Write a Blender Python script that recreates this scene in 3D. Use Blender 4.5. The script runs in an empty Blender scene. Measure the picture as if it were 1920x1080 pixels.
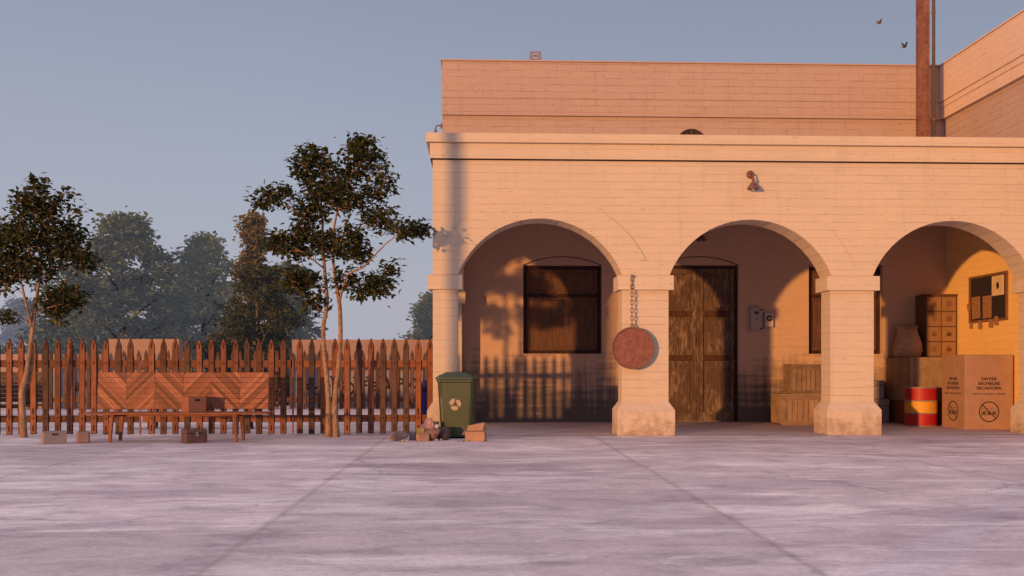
import bpy, bmesh, math, random
from mathutils import Vector, Matrix
C = bpy.context.scene.collection
PI = math.pi
R = math.radians
rnd = random.Random(7)

# ------------------------------------------------------------------ nodes
class NT:
    def __init__(s, name, rough=0.8, metallic=0.0, spec=0.3):
        s.m = bpy.data.materials.new(name); s.m.use_nodes = True
        s.t = s.m.node_tree; s.b = s.t.nodes['Principled BSDF']
        s.b.inputs['Roughness'].default_value = rough
        s.b.inputs['Metallic'].default_value = metallic
        s.b.inputs['Specular IOR Level'].default_value = spec
    def put(s, sock, v):
        if isinstance(v, bpy.types.NodeSocket): s.t.links.new(v, sock)
        elif v is not None:
            if hasattr(sock.default_value, '__len__') and not hasattr(v, '__len__'): v = (v,)*len(sock.default_value)
            if hasattr(v, '__len__') and len(v) == 3 and len(sock.default_value) == 4: v = (*v, 1)
            sock.default_value = v
    def n(s, typ, ins=None, **props):
        nd = s.t.nodes.new('ShaderNode' + typ)
        for k, v in props.items(): setattr(nd, k, v)
        for k, v in (ins or {}).items(): s.put(nd.inputs[k], v)
        return nd
    def math(s, op, a, b=0.5, c=None):
        nd = s.t.nodes.new('ShaderNodeMath'); nd.operation = op
        s.put(nd.inputs[0], a); s.put(nd.inputs[1], b)
        if c is not None: s.put(nd.inputs[2], c)
        return nd.outputs[0]
    def pos(s): return s.n('NewGeometry').outputs['Position']
    def obj(s): return s.n('TexCoord').outputs['Object']
    def sep(s, v):
        nd = s.n('SeparateXYZ', {0: v}); return nd.outputs[0], nd.outputs[1], nd.outputs[2]
    def comb(s, x, y, z): return s.n('CombineXYZ', {0: x, 1: y, 2: z}).outputs[0]
    def scale(s, v, xyz): return s.n('VectorMath', {0: v, 1: xyz}, operation='MULTIPLY').outputs[0]
    def noise(s, v, sc=1.0, det=4.0, ro=0.55, dist=0.0):
        return s.n('TexNoise', {'Vector': v, 'Scale': sc, 'Detail': det, 'Roughness': ro, 'Distortion': dist}).outputs['Fac']
    def ramp(s, f, stops):
        nd = s.n('ValToRGB', {0: f}); e = nd.color_ramp.elements
        while len(e) < len(stops): e.new(0.5)
        for i, (p, c) in enumerate(stops):
            e[i].position = p
            if not hasattr(c, '__len__'): c = (c, c, c)
            e[i].color = (*c, 1)
        return nd.outputs[0]
    def mix(s, f, a, b, mode='MIX'):
        nd = s.n('Mix', data_type='RGBA', blend_type=mode)
        s.put(nd.inputs[0], f); s.put(nd.inputs[6], a); s.put(nd.inputs[7], b)
        return nd.outputs[2]
    def bump(s, h, st=0.3, d=0.01):
        s.t.links.new(s.n('Bump', {'Height': h, 'Strength': st, 'Distance': d}).outputs[0], s.b.inputs['Normal'])
    def col(s, c): s.put(s.b.inputs['Base Color'], c)
    def rough(s, c): s.put(s.b.inputs['Roughness'], c)

def mul(c, k): return tuple(x*k for x in c)

def simple(name, c, rough=0.8, var=0.25, sc=14, metallic=0.0, stretch=(1, 1, 1), bump=0.15, spec=0.3):
    t = NT(name, rough, metallic, spec)
    p = t.scale(t.obj(), stretch)
    a = t.noise(p, sc, 5); b = t.noise(p, sc*0.17, 3)
    f = t.math('ADD', t.math('MULTIPLY', a, 0.6), t.math('MULTIPLY', b, 0.4))
    t.col(t.ramp(f, [(0.3, mul(c, 1-var)), (0.7, mul(c, 1+var))]))
    if bump: t.bump(a, bump, 0.01)
    return t.m

def wall_mat(name, base, mort=0.22, row=0.134, brick=0.42, dirt=0.0, vert=0.3, stain=0.0):
    t = NT(name, 0.85, 0, 0.2)
    x, y, z = t.sep(t.pos())
    u = t.math('ADD', x, y)
    nn = t.noise(t.pos(), 2.2, 4)
    wob = t.math('MULTIPLY', t.math('SUBTRACT', nn, 0.5), 0.022)
    v = t.comb(u, t.math('ADD', z, wob), 0.0)
    br = t.n('TexBrick', {'Vector': v, 'Color1': (1, 1, 1, 1), 'Color2': (.93, .925, .92, 1), 'Mortar': (.93, .92, .91, 1), 'Scale': 1.0,
             'Mortar Size': 0.007, 'Mortar Smooth': 0.6, 'Bias': 0.0, 'Brick Width': brick, 'Row Height': row})
    br.offset = 0.43; br.squash = 1.0
    # the courses come and go under the paint
    hide = t.ramp(t.noise(t.comb(t.math('MULTIPLY', u, 0.9), t.math('MULTIPLY', z, 3.0), 3.0), 2.6, 5, .65), [(0.36, 0.12), (0.64, 1.0)])
    zr = t.math('ABSOLUTE', t.math('SUBTRACT', t.math('FRACT', t.math('DIVIDE', t.math('ADD', z, wob), row)), .5))
    course = t.ramp(zr, [(.455, 0.0), (.495, 1.0)])
    line = t.math('MULTIPLY', t.math('MAXIMUM', t.math('MULTIPLY', br.outputs['Fac'], vert), course), hide)
    streak = t.noise(t.comb(t.math('MULTIPLY', u, 0.8), t.math('MULTIPLY', z, 7.0), 0.0), 2.2, 5)
    patch = t.noise(t.pos(), 0.7, 3)
    f = t.math('ADD', t.math('MULTIPLY', streak, 0.55), t.math('MULTIPLY', patch, 0.45))
    c = t.mix(f, mul(base, 0.84), mul(base, 1.12))
    c = t.mix(0.35, c, br.outputs['Color'], 'MULTIPLY')
    c = t.mix(t.math('MULTIPLY', line, mort), c, mul(base, 0.25))
    spots = t.ramp(t.noise(t.comb(t.math('MULTIPLY', u, 2.0), t.math('MULTIPLY', z, 5.0), 7.0), 3.0, 2), [(0.64, 0.0), (0.72, 1.0)])
    c = t.mix(t.math('MULTIPLY', spots, 0.30), c, mul(base, 0.35))
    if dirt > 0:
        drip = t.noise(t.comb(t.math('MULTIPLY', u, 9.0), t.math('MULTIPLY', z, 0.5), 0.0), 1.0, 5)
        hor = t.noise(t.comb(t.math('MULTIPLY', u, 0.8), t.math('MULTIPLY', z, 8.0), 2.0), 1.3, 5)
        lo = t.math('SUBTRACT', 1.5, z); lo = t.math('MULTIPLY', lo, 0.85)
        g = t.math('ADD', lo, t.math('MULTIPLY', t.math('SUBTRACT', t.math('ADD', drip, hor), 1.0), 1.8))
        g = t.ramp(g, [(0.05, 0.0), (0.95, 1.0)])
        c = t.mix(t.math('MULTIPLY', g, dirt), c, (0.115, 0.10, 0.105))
    rs = t.noise(t.comb(t.math('MULTIPLY', u, 6.0), t.math('MULTIPLY', z, 0.55), 4.0), 1.0, 5, .6)
    rs = t.ramp(rs, [(0.56, 0.0), (0.72, 1.0)])
    c = t.mix(t.math('MULTIPLY', rs, 0.16), c, mul(base, 0.45))
    if stain > 0:
        sn = t.noise(t.pos(), 5.0, 6, .7, .5)
        lo = t.math('ADD', t.math('MULTIPLY', t.math('SUBTRACT', .42, z), 1.6), t.math('MULTIPLY', t.math('SUBTRACT', sn, .5), 3.2))
        c = t.mix(t.math('MULTIPLY', t.ramp(lo, [(0.1, 0.0), (1.0, 1.0)]), stain), c, (base[0]*.42, base[1]*.34, base[2]*.28))
    t.col(c)
    h = t.math('SUBTRACT', t.math('MULTIPLY', streak, 0.35), line)
    t.bump(h, 0.35, 0.008)
    return t.m

def wood_mat(name, c, axis='z', var=0.45, sc=1.0, rough=0.7, spec=0.25):
    t = NT(name, rough, 0, spec)
    st = {'x': (1.6, 22, 22), 'y': (22, 1.6, 22), 'z': (22, 22, 1.6)}[axis]
    oi = t.n('ObjectInfo').outputs['Random']
    p = t.n('VectorMath', {0: t.obj(), 1: t.comb(t.math('MULTIPLY', oi, 31.0), t.math('MULTIPLY', oi, 17.0), t.math('MULTIPLY', oi, 23.0))}, operation='ADD').outputs[0]
    g = t.noise(t.scale(p, st), sc, 6, 0.6, 0.6); b = t.noise(p, 5.0, 4)
    f = t.math('ADD', t.math('MULTIPLY', g, 0.5), t.math('MULTIPLY', b, 0.5))
    cc = t.ramp(f, [(0.3, mul(c, 1-var)), (0.55, c), (0.75, mul(c, 1+var*.7))])
    cc = t.mix(1.0, cc, t.ramp(oi, [(0, (.42, .52, .60)), (.25, (.75, .76, .78)), (.6, (1, 1, 1)), (1, 1.18)]), 'MULTIPLY')
    t.col(cc); t.bump(g, 0.25, 0.006)
    return t.m

def peel_mat(name, dark, light, axis='z', amount=.5):
    t = NT(name, 0.65, 0, 0.3)
    p = t.pos()
    g = t.noise(t.scale(p, (55, 55, 3.2)), 1.0, 6, 0.65, 0.3)
    b = t.noise(t.scale(p, (17, 17, 4.2)), 1.0, 9, 0.78, 0.5)
    big = t.noise(p, 1.7, 4)
    f = t.math('ADD', t.math('MULTIPLY', b, .7), t.math('MULTIPLY', big, .3))
    fl = t.ramp(f, [(amount-.02, 0.0), (amount+.06, 1.0)])
    c = t.mix(fl, t.ramp(g, [(0.3, mul(dark, .45)), (0.7, mul(dark, 1.4))]), t.ramp(g, [(0.3, mul(light, .5)), (0.7, light)]))
    t.col(c); t.bump(t.math('ADD', g, fl), 0.35, 0.006)
    return t.m

def herring_mat(name, c):
    t = NT(name, 0.6, 0, 0.3)
    x, y, z = t.sep(t.obj())
    P = 0.445
    xi = t.math('DIVIDE', x, P)
    k = t.math('FLOOR', xi)
    tri = t.math('PINGPONG', x, P)
    v = t.math('DIVIDE', t.math('SUBTRACT', z, t.math('MULTIPLY', tri, 1.0)), 0.066)
    idx = t.math('FLOOR', v); fr = t.math('FRACT', v)
    wn = t.n('TexWhiteNoise', {'Vector': t.comb(k, idx, 0.0)}, noise_dimensions='3D').outputs['Value']
    grain = t.noise(t.comb(t.math('MULTIPLY', v, 2.6), t.math('ADD', t.math('MULTIPLY', tri, 2.2), t.math('MULTIPLY', wn, 9.0)), k), 1.4, 5, 0.6, 1.4)
    ring = t.math('SINE', t.math('MULTIPLY', grain, 55.0))
    base = t.ramp(wn, [(0.0, mul(c, .5)), (0.4, mul(c, .95)), (0.8, mul(c, 1.25)), (1.0, (c[0]*1.5, c[1]*1.75, c[2]*1.8))])
    cc = t.mix(1.0, base, t.ramp(t.math('MULTIPLY_ADD', ring, 0.5, 0.5), [(0, .5), (.5, 1.0), (1, 1.15)]), 'MULTIPLY')
    e1 = t.math('LESS_THAN', t.math('ABSOLUTE', t.math('SUBTRACT', fr, 0.5)), 0.47)
    e2 = t.math('GREATER_THAN', t.math('ABSOLUTE', t.math('SUBTRACT', t.math('FRACT', xi), 0.5)), 0.003)
    e3 = t.math('LESS_THAN', t.math('ABSOLUTE', t.math('SUBTRACT', t.math('FRACT', xi), 0.5)), 0.495)
    e = t.math('MULTIPLY', e1, e3)
    cc = t.mix(e, mul(c, .18), cc)
    t.col(cc); t.bump(t.math('ADD', e, t.math('MULTIPLY', grain, .3)), 0.3, 0.004)
    return t.m

def ground_mat():
    t = NT('weathered concrete slabs', 0.75, 0, 0.25)
    p = t.pos(); x, y, z = t.sep(p)
    wob = t.math('MULTIPLY', t.math('SUBTRACT', t.noise(p, 1.3, 4), .5), 0.10)
    fx = t.math('ABSOLUTE', t.math('SUBTRACT', t.math('FRACT', t.math('ADD', t.math('DIVIDE', t.math('ADD', x, wob), 3.42), 0.95)), .5))
    fy = t.math('ABSOLUTE', t.math('SUBTRACT', t.math('FRACT', t.math('ADD', t.math('DIVIDE', t.math('ADD', y, wob), 2.05), 0.38)), .5))
    jx = t.ramp(fx, [(0.0, 1.0), (0.006, 0.6), (0.014, 0.0)])
    jy = t.ramp(fy, [(0.0, 1.0), (0.008, 0.4), (0.02, 0.0)])
    idx = t.math('FLOOR', t.math('ADD', t.math('ADD', t.math('DIVIDE', x, 3.42), 0.95), 0.5))
    idy = t.math('FLOOR', t.math('ADD', t.math('ADD', t.math('DIVIDE', y, 2.05), 0.38), 0.5))
    slab = t.n('TexWhiteNoise', {'Vector': t.comb(idx, idy, 0.0)}, noise_dimensions='3D').outputs['Value']
    big = t.noise(t.scale(p, (.45, 1, 1)), 0.55, 6, .66, .4)
    med = t.noise(t.n('VectorMath', {0: t.scale(p, (.42, 1.3, 1)), 1: (13, 5, 0)}, operation='ADD').outputs[0], 1.15, 7, .68, .5)
    fine = t.noise(p, 22, 5, .7)
    grey = (.64, .545, .56); white = (.88, .80, .79); mauve = (.47, .385, .43)
    c = t.ramp(big, [(0.36, mauve), (0.5, grey), (0.68, (.65, .555, .575))])
    c = t.mix(t.ramp(med, [(0.50, 0.0), (0.62, .72)]), c, white)
    c = t.mix(t.ramp(t.noise(t.scale(p, (.35, 1, 1)), 1.5, 7, .72, .3), [(0.60, 0.0), (0.72, .75)]), c, (.34, .27, .30))
    c = t.mix(1.0, c, t.ramp(slab, [(0, .88), (1, 1.1)]), 'MULTIPLY')
    c = t.mix(1.0, c, t.ramp(fine, [(0.32, .84), (.5, 1.0), (.68, 1.09)]), 'MULTIPLY')
    st = t.ramp(t.noise(t.n('VectorMath', {0: p, 1: (3, 31, 0)}, operation='ADD').outputs[0], 0.9, 3, .5, 1.5), [(0.74, 0.0), (0.80, .75)])
    c = t.mix(st, c, (.10, .085, .09))
    mot = t.noise(t.n('VectorMath', {0: t.scale(p, (.55, 1, 1)), 1: (41, 17, 0)}, operation='ADD').outputs[0], 3.2, 7, .72, .6)
    c = t.mix(1.0, c, t.ramp(mot, [(.30, (.66, .63, .66)), (.46, (.96, .95, .96)), (.62, (1.16, 1.14, 1.12))]), 'MULTIPLY')
    pit = t.ramp(t.noise(t.scale(p, (.6, 1, 1)), 9.0, 4, .6, .4), [(0.66, 0.0), (0.74, .45)])
    c = t.mix(pit, c, (.30, .235, .25))
    vo = t.n('TexVoronoi', {'Vector': t.n('VectorMath', {0: p, 1: t.comb(t.math('MULTIPLY', med, .9), t.math('MULTIPLY', big, 1.2), 0.0)}, operation='ADD').outputs[0], 'Scale': .33}, feature='DISTANCE_TO_EDGE').outputs['Distance']
    crack = t.math('MULTIPLY', t.ramp(vo, [(0.0, .6), (0.006, 0.0)]), t.ramp(t.noise(p, .35, 2), [(.5, 0.0), (.6, 1.0)]))
    c = t.mix(crack, c, (.16, .12, .125))
    j = t.math('MAXIMUM', t.math('MULTIPLY', jx, .34), t.math('MULTIPLY', jy, .26))
    c = t.mix(j, c, (.22, .16, .155))
    t.col(c)
    t.bump(t.math('SUBTRACT', t.math('ADD', t.math('MULTIPLY', med, .25), t.math('MULTIPLY', fine, .12)), t.math('MULTIPLY', j, .6)), 0.35, 0.01)
    t.rough(t.ramp(med, [(0.3, .6), (.7, .85)]))
    return t.m

def rust_mat(name, a=(.20, .055, .035), b=(.34, .12, .07), sc=9):
    t = NT(name, 0.75, 0.15, 0.3)
    p = t.obj()
    n1 = t.noise(p, sc, 7, .7, .4); n2 = t.noise(p, sc*4, 5, .7)
    f = t.math('ADD', t.math('MULTIPLY', n1, .65), t.math('MULTIPLY', n2, .35))
    c = t.ramp(f, [(.3, mul(a, .55)), (.45, a), (.58, b), (.72, (.42, .25, .2))])
    t.col(c); t.bump(n2, .3, .004)
    return t.m

def chip_mat(name, paint, under=(.16, .14, .13), amount=.5):
    t = NT(name, 0.5, 0, 0.4)
    p = t.obj(); x, y, z = t.sep(p)
    n1 = t.noise(t.scale(p, (1, 1, 2.2)), 9, 7, .7, .5)
    f = t.ramp(n1, [(amount+.08, 0), (amount+.12, 1)])
    c = t.mix(f, paint, under)
    c = t.mix(t.ramp(t.noise(p, 3, 4), [(.3, 0), (.8, .5)]), c, mul(paint, .45))
    t.col(c); t.bump(f, -.3, .003)
    return t.m

def leaf_mat(name, c1, c2, c3, trans=0.25, haze=None, top=None):
    t = NT(name, 0.55 if haze is None else .9, 0, 0.35 if haze is None else .05)
    r = t.n('NewGeometry').outputs['Random Per Island']
    cc = t.ramp(r, [(0.0, c1), (0.55, c2), (1.0, c3)])
    if top:         # crown top tinted yellower to paint in the low sunlight
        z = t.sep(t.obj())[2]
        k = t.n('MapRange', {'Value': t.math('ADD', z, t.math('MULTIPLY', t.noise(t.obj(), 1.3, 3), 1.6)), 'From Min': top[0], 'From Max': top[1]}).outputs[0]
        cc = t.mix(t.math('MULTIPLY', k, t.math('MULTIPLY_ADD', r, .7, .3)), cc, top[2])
    t.col(cc)
    if haze:        # faint leaf glow stands in for the evening haze
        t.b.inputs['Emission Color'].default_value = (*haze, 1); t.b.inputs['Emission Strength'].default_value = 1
    tr = t.n('BsdfTranslucent', {'Color': cc})
    mx = t.n('MixShader', {0: trans})
    out = t.t.nodes['Material Output']
    t.t.links.new(t.b.outputs[0], mx.inputs[1]); t.t.links.new(tr.outputs[0], mx.inputs[2])
    t.t.links.new(mx.outputs[0], out.inputs[0])
    return t.m

def bark_mat(name, c):
    t = NT(name, 0.9, 0, 0.15)
    p = t.obj()
    a = t.noise(t.scale(p, (1, 1, .45)), 30, 6, .65, .5); b = t.noise(p, 5, 3)
    f = t.math('ADD', t.math('MULTIPLY', a, .65), t.math('MULTIPLY', b, .35))
    t.col(t.ramp(f, [(.35, mul(c, .4)), (.5, c), (.65, mul(c, 1.45))])); t.bump(a, .5, .008)
    return t.m

M = {}
M['cream'] = wall_mat('cream painted brick', (.61, .495, .39), 0.62)
M['base'] = wall_mat('stained pillar base', (.62, .50, .41), 0.2, stain=.75)
M['cornice'] = wall_mat('cream painted cornice', (.62, .505, .395), 0.35)
M['rose'] = wall_mat('rose painted brick', (.48, .35, .31), 0.85, row=.145, brick=.52, vert=.6)
M['wing_cream'] = wall_mat('cream brick of the wing', (.70, .53, .43), 0.45, row=.145, brick=.5, vert=.6)
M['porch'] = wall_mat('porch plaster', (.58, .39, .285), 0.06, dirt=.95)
M['ochre'] = wall_mat('ochre painted brick', (.86, .56, .24), 0.32, row=.15, brick=.6)
M['ceiling'] = simple('dull ceiling plaster', (.30, .24, .22), .9)
M['roof'] = simple('flat roof felt', (.22, .2, .2), .9)
M['ground'] = ground_mat()
M['porch_floor'] = simple('worn porch concrete', (.60, .48, .47), .8, .3, 3.0, stretch=(.5, 4, 1))
M['fence'] = wood_mat('red brown stained picket wood', (.25, .088, .045), 'z', .55)
M['rail'] = wood_mat('red brown stained rail wood', (.235, .082, .042), 'x', .5)
M['fence_edge'] = simple('dark weathered wood edge', (.045, .018, .012), .8)
M['fence_old'] = wood_mat('faded brown picket wood', (.16, .075, .05), 'z', .45)
M['herring'] = herring_mat('herringbone bench veneer', (.29, .105, .058))
M['herring_shade'] = herring_mat('shade darkened herringbone veneer', (.10, .045, .03))  # darker copy: shade behind the fence painted into the veneer
M['bench'] = wood_mat('bench seat wood', (.28, .10, .05), 'x', .5)
M['bench_leg'] = wood_mat('bench leg wood', (.26, .105, .058), 'z', .5)
M['bench_shade'] = wood_mat('shade darkened bench wood', (.09, .04, .028), 'x', .5)  # bench wood darkened to paint in the shade behind the fence
M['card'] = simple('brown cardboard', (.37, .215, .15), .85, .14, 6, bump=.05)
M['card_grey'] = simple('greyish cardboard', (.27, .222, .228), .85, .1, 6, bump=.05)
M['card_red'] = simple('red brown cardboard', (.27, .112, .072), .85, .1, 6, bump=.05)
M['ink'] = simple('dark print ink', (.035, .018, .015), .7, .1, bump=0)
M['slot'] = simple('dark hole and shade strip', (.02, .013, .012), .9, .1, bump=0)
M['leather'] = simple('worn dark chest wood', (.115, .062, .058), .55, .5, 9, stretch=(1, 1, 3))
M['stone'] = simple('brown stone', (.22, .13, .11), .85, .35, 8, bump=.4)
M['clay'] = simple('dusty red brown block', (.27, .17, .15), .85, .25, 9, bump=.3)
M['green'] = simple('green bin plastic', (.038, .058, .030), .42, .18, 3, bump=.05, spec=.5)
M['green_lid'] = simple('dark green lid plastic', (.036, .062, .042), .4, .15, 4, bump=.05, spec=.5)
M['bin_mark'] = simple('tan recycling mark', (.40, .31, .24), .7, .12, 20, bump=0)
M['rubber'] = simple('black rubber', (.02, .02, .02), .8, .2)
M['rust'] = rust_mat('rusty red steel', (.20, .078, .064), (.28, .115, .092))
M['rust_pole'] = rust_mat('rusty steel column', (.19, .078, .055), (.28, .135, .095), 3.5)
M['chain'] = rust_mat('rusty chain iron', (.16, .09, .065), (.27, .17, .12), 30)
M['lamp'] = rust_mat('red brown lamp iron', (.15, .075, .065), (.22, .125, .11), 14)
M['bulb'] = simple('frosted bulb glass', (.75, .7, .6), .2, .05, bump=0)
M['door'] = peel_mat('peeling door paint', (.105, .060, .043), (.31, .215, .15), amount=.515)
M['door_rail'] = peel_mat('dark worn door rails', (.075, .03, .015), (.20, .10, .045), amount=.58)
M['door_dark'] = peel_mat('dark door frame', (.03, .014, .01), (.07, .035, .02))
M['shutter'] = peel_mat('old brown shutter wood', (.125, .06, .036), (.24, .13, .07), amount=.60)
M['shutter_frame'] = peel_mat('dark window frame wood', (.03, .013, .011), (.07, .03, .02))
M['meter'] = simple('grey meter enamel', (.38, .34, .33), .5, .12, 9, bump=.05)
M['meter_face'] = simple('pale socket plate', (.55, .45, .40), .5, .1, 9, bump=.05)
M['dark_glass'] = simple('dark meter window', (.03, .025, .03), .25, .1, bump=0, spec=.5)
M['crate'] = wood_mat('rough crate boards', (.30, .195, .13), 'z', .55)
M['crate_rail'] = wood_mat('crate batten wood', (.31, .20, .135), 'x', .5)
M['big_crate'] = wood_mat('plywood crate panels', (.40, .26, .165), 'z', .4, .5)
M['big_crate_low'] = wood_mat('dark red crate boards', (.22, .085, .055), 'x', .4)
M['trunk_grey'] = simple('grey storage trunk', (.23, .185, .17), .7, .25, 7)
M['burlap'] = None
M['cabinet'] = simple('brown cabinet front', (.26, .145, .08), .7, .22, 6, stretch=(1, 1, .3))
M['cabinet_side'] = simple('dark cabinet carcass', (.125, .066, .042), .6, .2)
M['drum_red'] = chip_mat('chipped red drum paint', (.42, .012, .016), amount=.56)
M['drum_yellow'] = chip_mat('chipped yellow drum paint', (.72, .34, .025), amount=.5)
M['drum_steel'] = simple('worn drum steel', (.28, .2, .18), .5, .3, 20)
M['board'] = simple('dark felt board', (.028, .02, .026), .9, .2, 40)
M['board_frame'] = wood_mat('board frame wood', (.20, .09, .045), 'z', .3)
M['paper'] = simple('cream paper', (.66, .50, .33), .8, .08, 8, bump=0)
def note_mat():
    t = NT('printed brown paper', .8)
    p = t.obj(); a = t.noise(t.scale(p, (1, 3, 5)), 9, 5, .7, .3)
    t.col(t.ramp(a, [(.40, (.12, .06, .035)), (.52, (.36, .19, .10)), (.7, (.46, .27, .14))]))
    return t.m
M['note'] = note_mat()
M['tag'] = simple('brown paper tag', (.33, .17, .09), .8, .2, 30, bump=0)
def burlap_mat():
    t = NT('woven burlap', .95, 0, .1)
    p = t.obj(); x, y, z = t.sep(p)
    w1 = t.math('SINE', t.math('MULTIPLY', z, 260.0)); w2 = t.math('SINE', t.math('MULTIPLY', t.math('ADD', x, y), 220.0))
    w = t.math('MULTIPLY', t.math('ADD', w1, w2), .25)
    n = t.noise(t.scale(p, (1, 1, 4)), 7, 5, .6)
    f = t.math('ADD', t.math('MULTIPLY_ADD', w, .35, .25), t.math('MULTIPLY', n, .5))
    t.col(t.ramp(f, [(.25, (.28, .185, .13)), (.75, (.62, .41, .27))])); t.bump(w, .4, .004)
    return t.m
M['burlap'] = burlap_mat()
M['vent'] = simple('grey painted metal', (.22, .23, .34), .6, .15)
M['vent_mark'] = simple('pale sign paint', (.36, .37, .48), .6, .05, bump=0)
M['bark'] = bark_mat('pale brown bark', (.30, .185, .12))
M['bark_far'] = bark_mat('hazy grey bark', (.16, .14, .15))
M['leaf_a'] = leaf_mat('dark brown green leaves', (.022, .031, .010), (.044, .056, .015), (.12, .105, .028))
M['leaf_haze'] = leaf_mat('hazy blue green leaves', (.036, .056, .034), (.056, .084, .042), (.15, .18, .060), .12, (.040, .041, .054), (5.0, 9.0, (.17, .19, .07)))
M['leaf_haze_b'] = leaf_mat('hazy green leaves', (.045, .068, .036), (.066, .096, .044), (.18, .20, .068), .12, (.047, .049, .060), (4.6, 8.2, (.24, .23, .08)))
M['leaf_sun_gold'] = leaf_mat('olive leaves with sunlight gold tops', (.030, .044, .022), (.060, .074, .028), (.20, .15, .050), .2, (.012, .013, .017), (3.9, 6.2, (.30, .215, .080)))
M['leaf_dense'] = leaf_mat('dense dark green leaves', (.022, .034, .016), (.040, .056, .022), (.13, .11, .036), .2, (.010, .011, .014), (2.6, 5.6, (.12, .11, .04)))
M['leaf_far'] = leaf_mat('far blue grey leaves', (.05, .065, .08), (.07, .085, .09), (.09, .10, .10), .1, (.115, .122, .165))  # blue grey base and glow paint in the distance haze
M['brick_low'] = wall_mat('pink yard wall', (.34, .235, .225), .6, row=.09, brick=.3)
M['brick_plain'] = wall_mat('salmon yard wall', (.38, .25, .205), .25, row=.2, brick=.8)
M['whitewash'] = simple('grey whitewash', (.26, .27, .36), .85, .15, 4)
M['blue'] = simple('deep blue plastic', (.035, .03, .17), .45, .15, 4, bump=.05)
M['pole'] = simple('dark utility pole wood', (.12, .09, .07), .8)
M['tin'] = simple('grey blue tin', (.24, .22, .24), .5, .2, metallic=.3)
M['yellow'] = simple('dull yellow carton', (.52, .33, .08), .7, .15)
M['pink'] = simple('pink and white wrapper', (.58, .30, .26), .6, .4, 20)
M['white'] = simple('off white plastic', (.62, .52, .47), .5, .08)
M['brown_bag'] = simple('crumpled brown bag', (.30, .20, .17), .85, .3, 10, bump=.4)
M['dark_pot'] = simple('dark enamel', (.07, .05, .05), .5, .2)
M['bird'] = simple('brown feathers', (.16, .10, .075), .8, .5, 30)
M['bird_dark'] = simple('dark feathers', (.07, .038, .03), .8, .5, 30)
M['scrap'] = simple('dirty scrap paper', (.40, .31, .29), .8, .3)
M['scrap_dark'] = simple('dark dead leaf', (.08, .045, .035), .8, .3)

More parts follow.
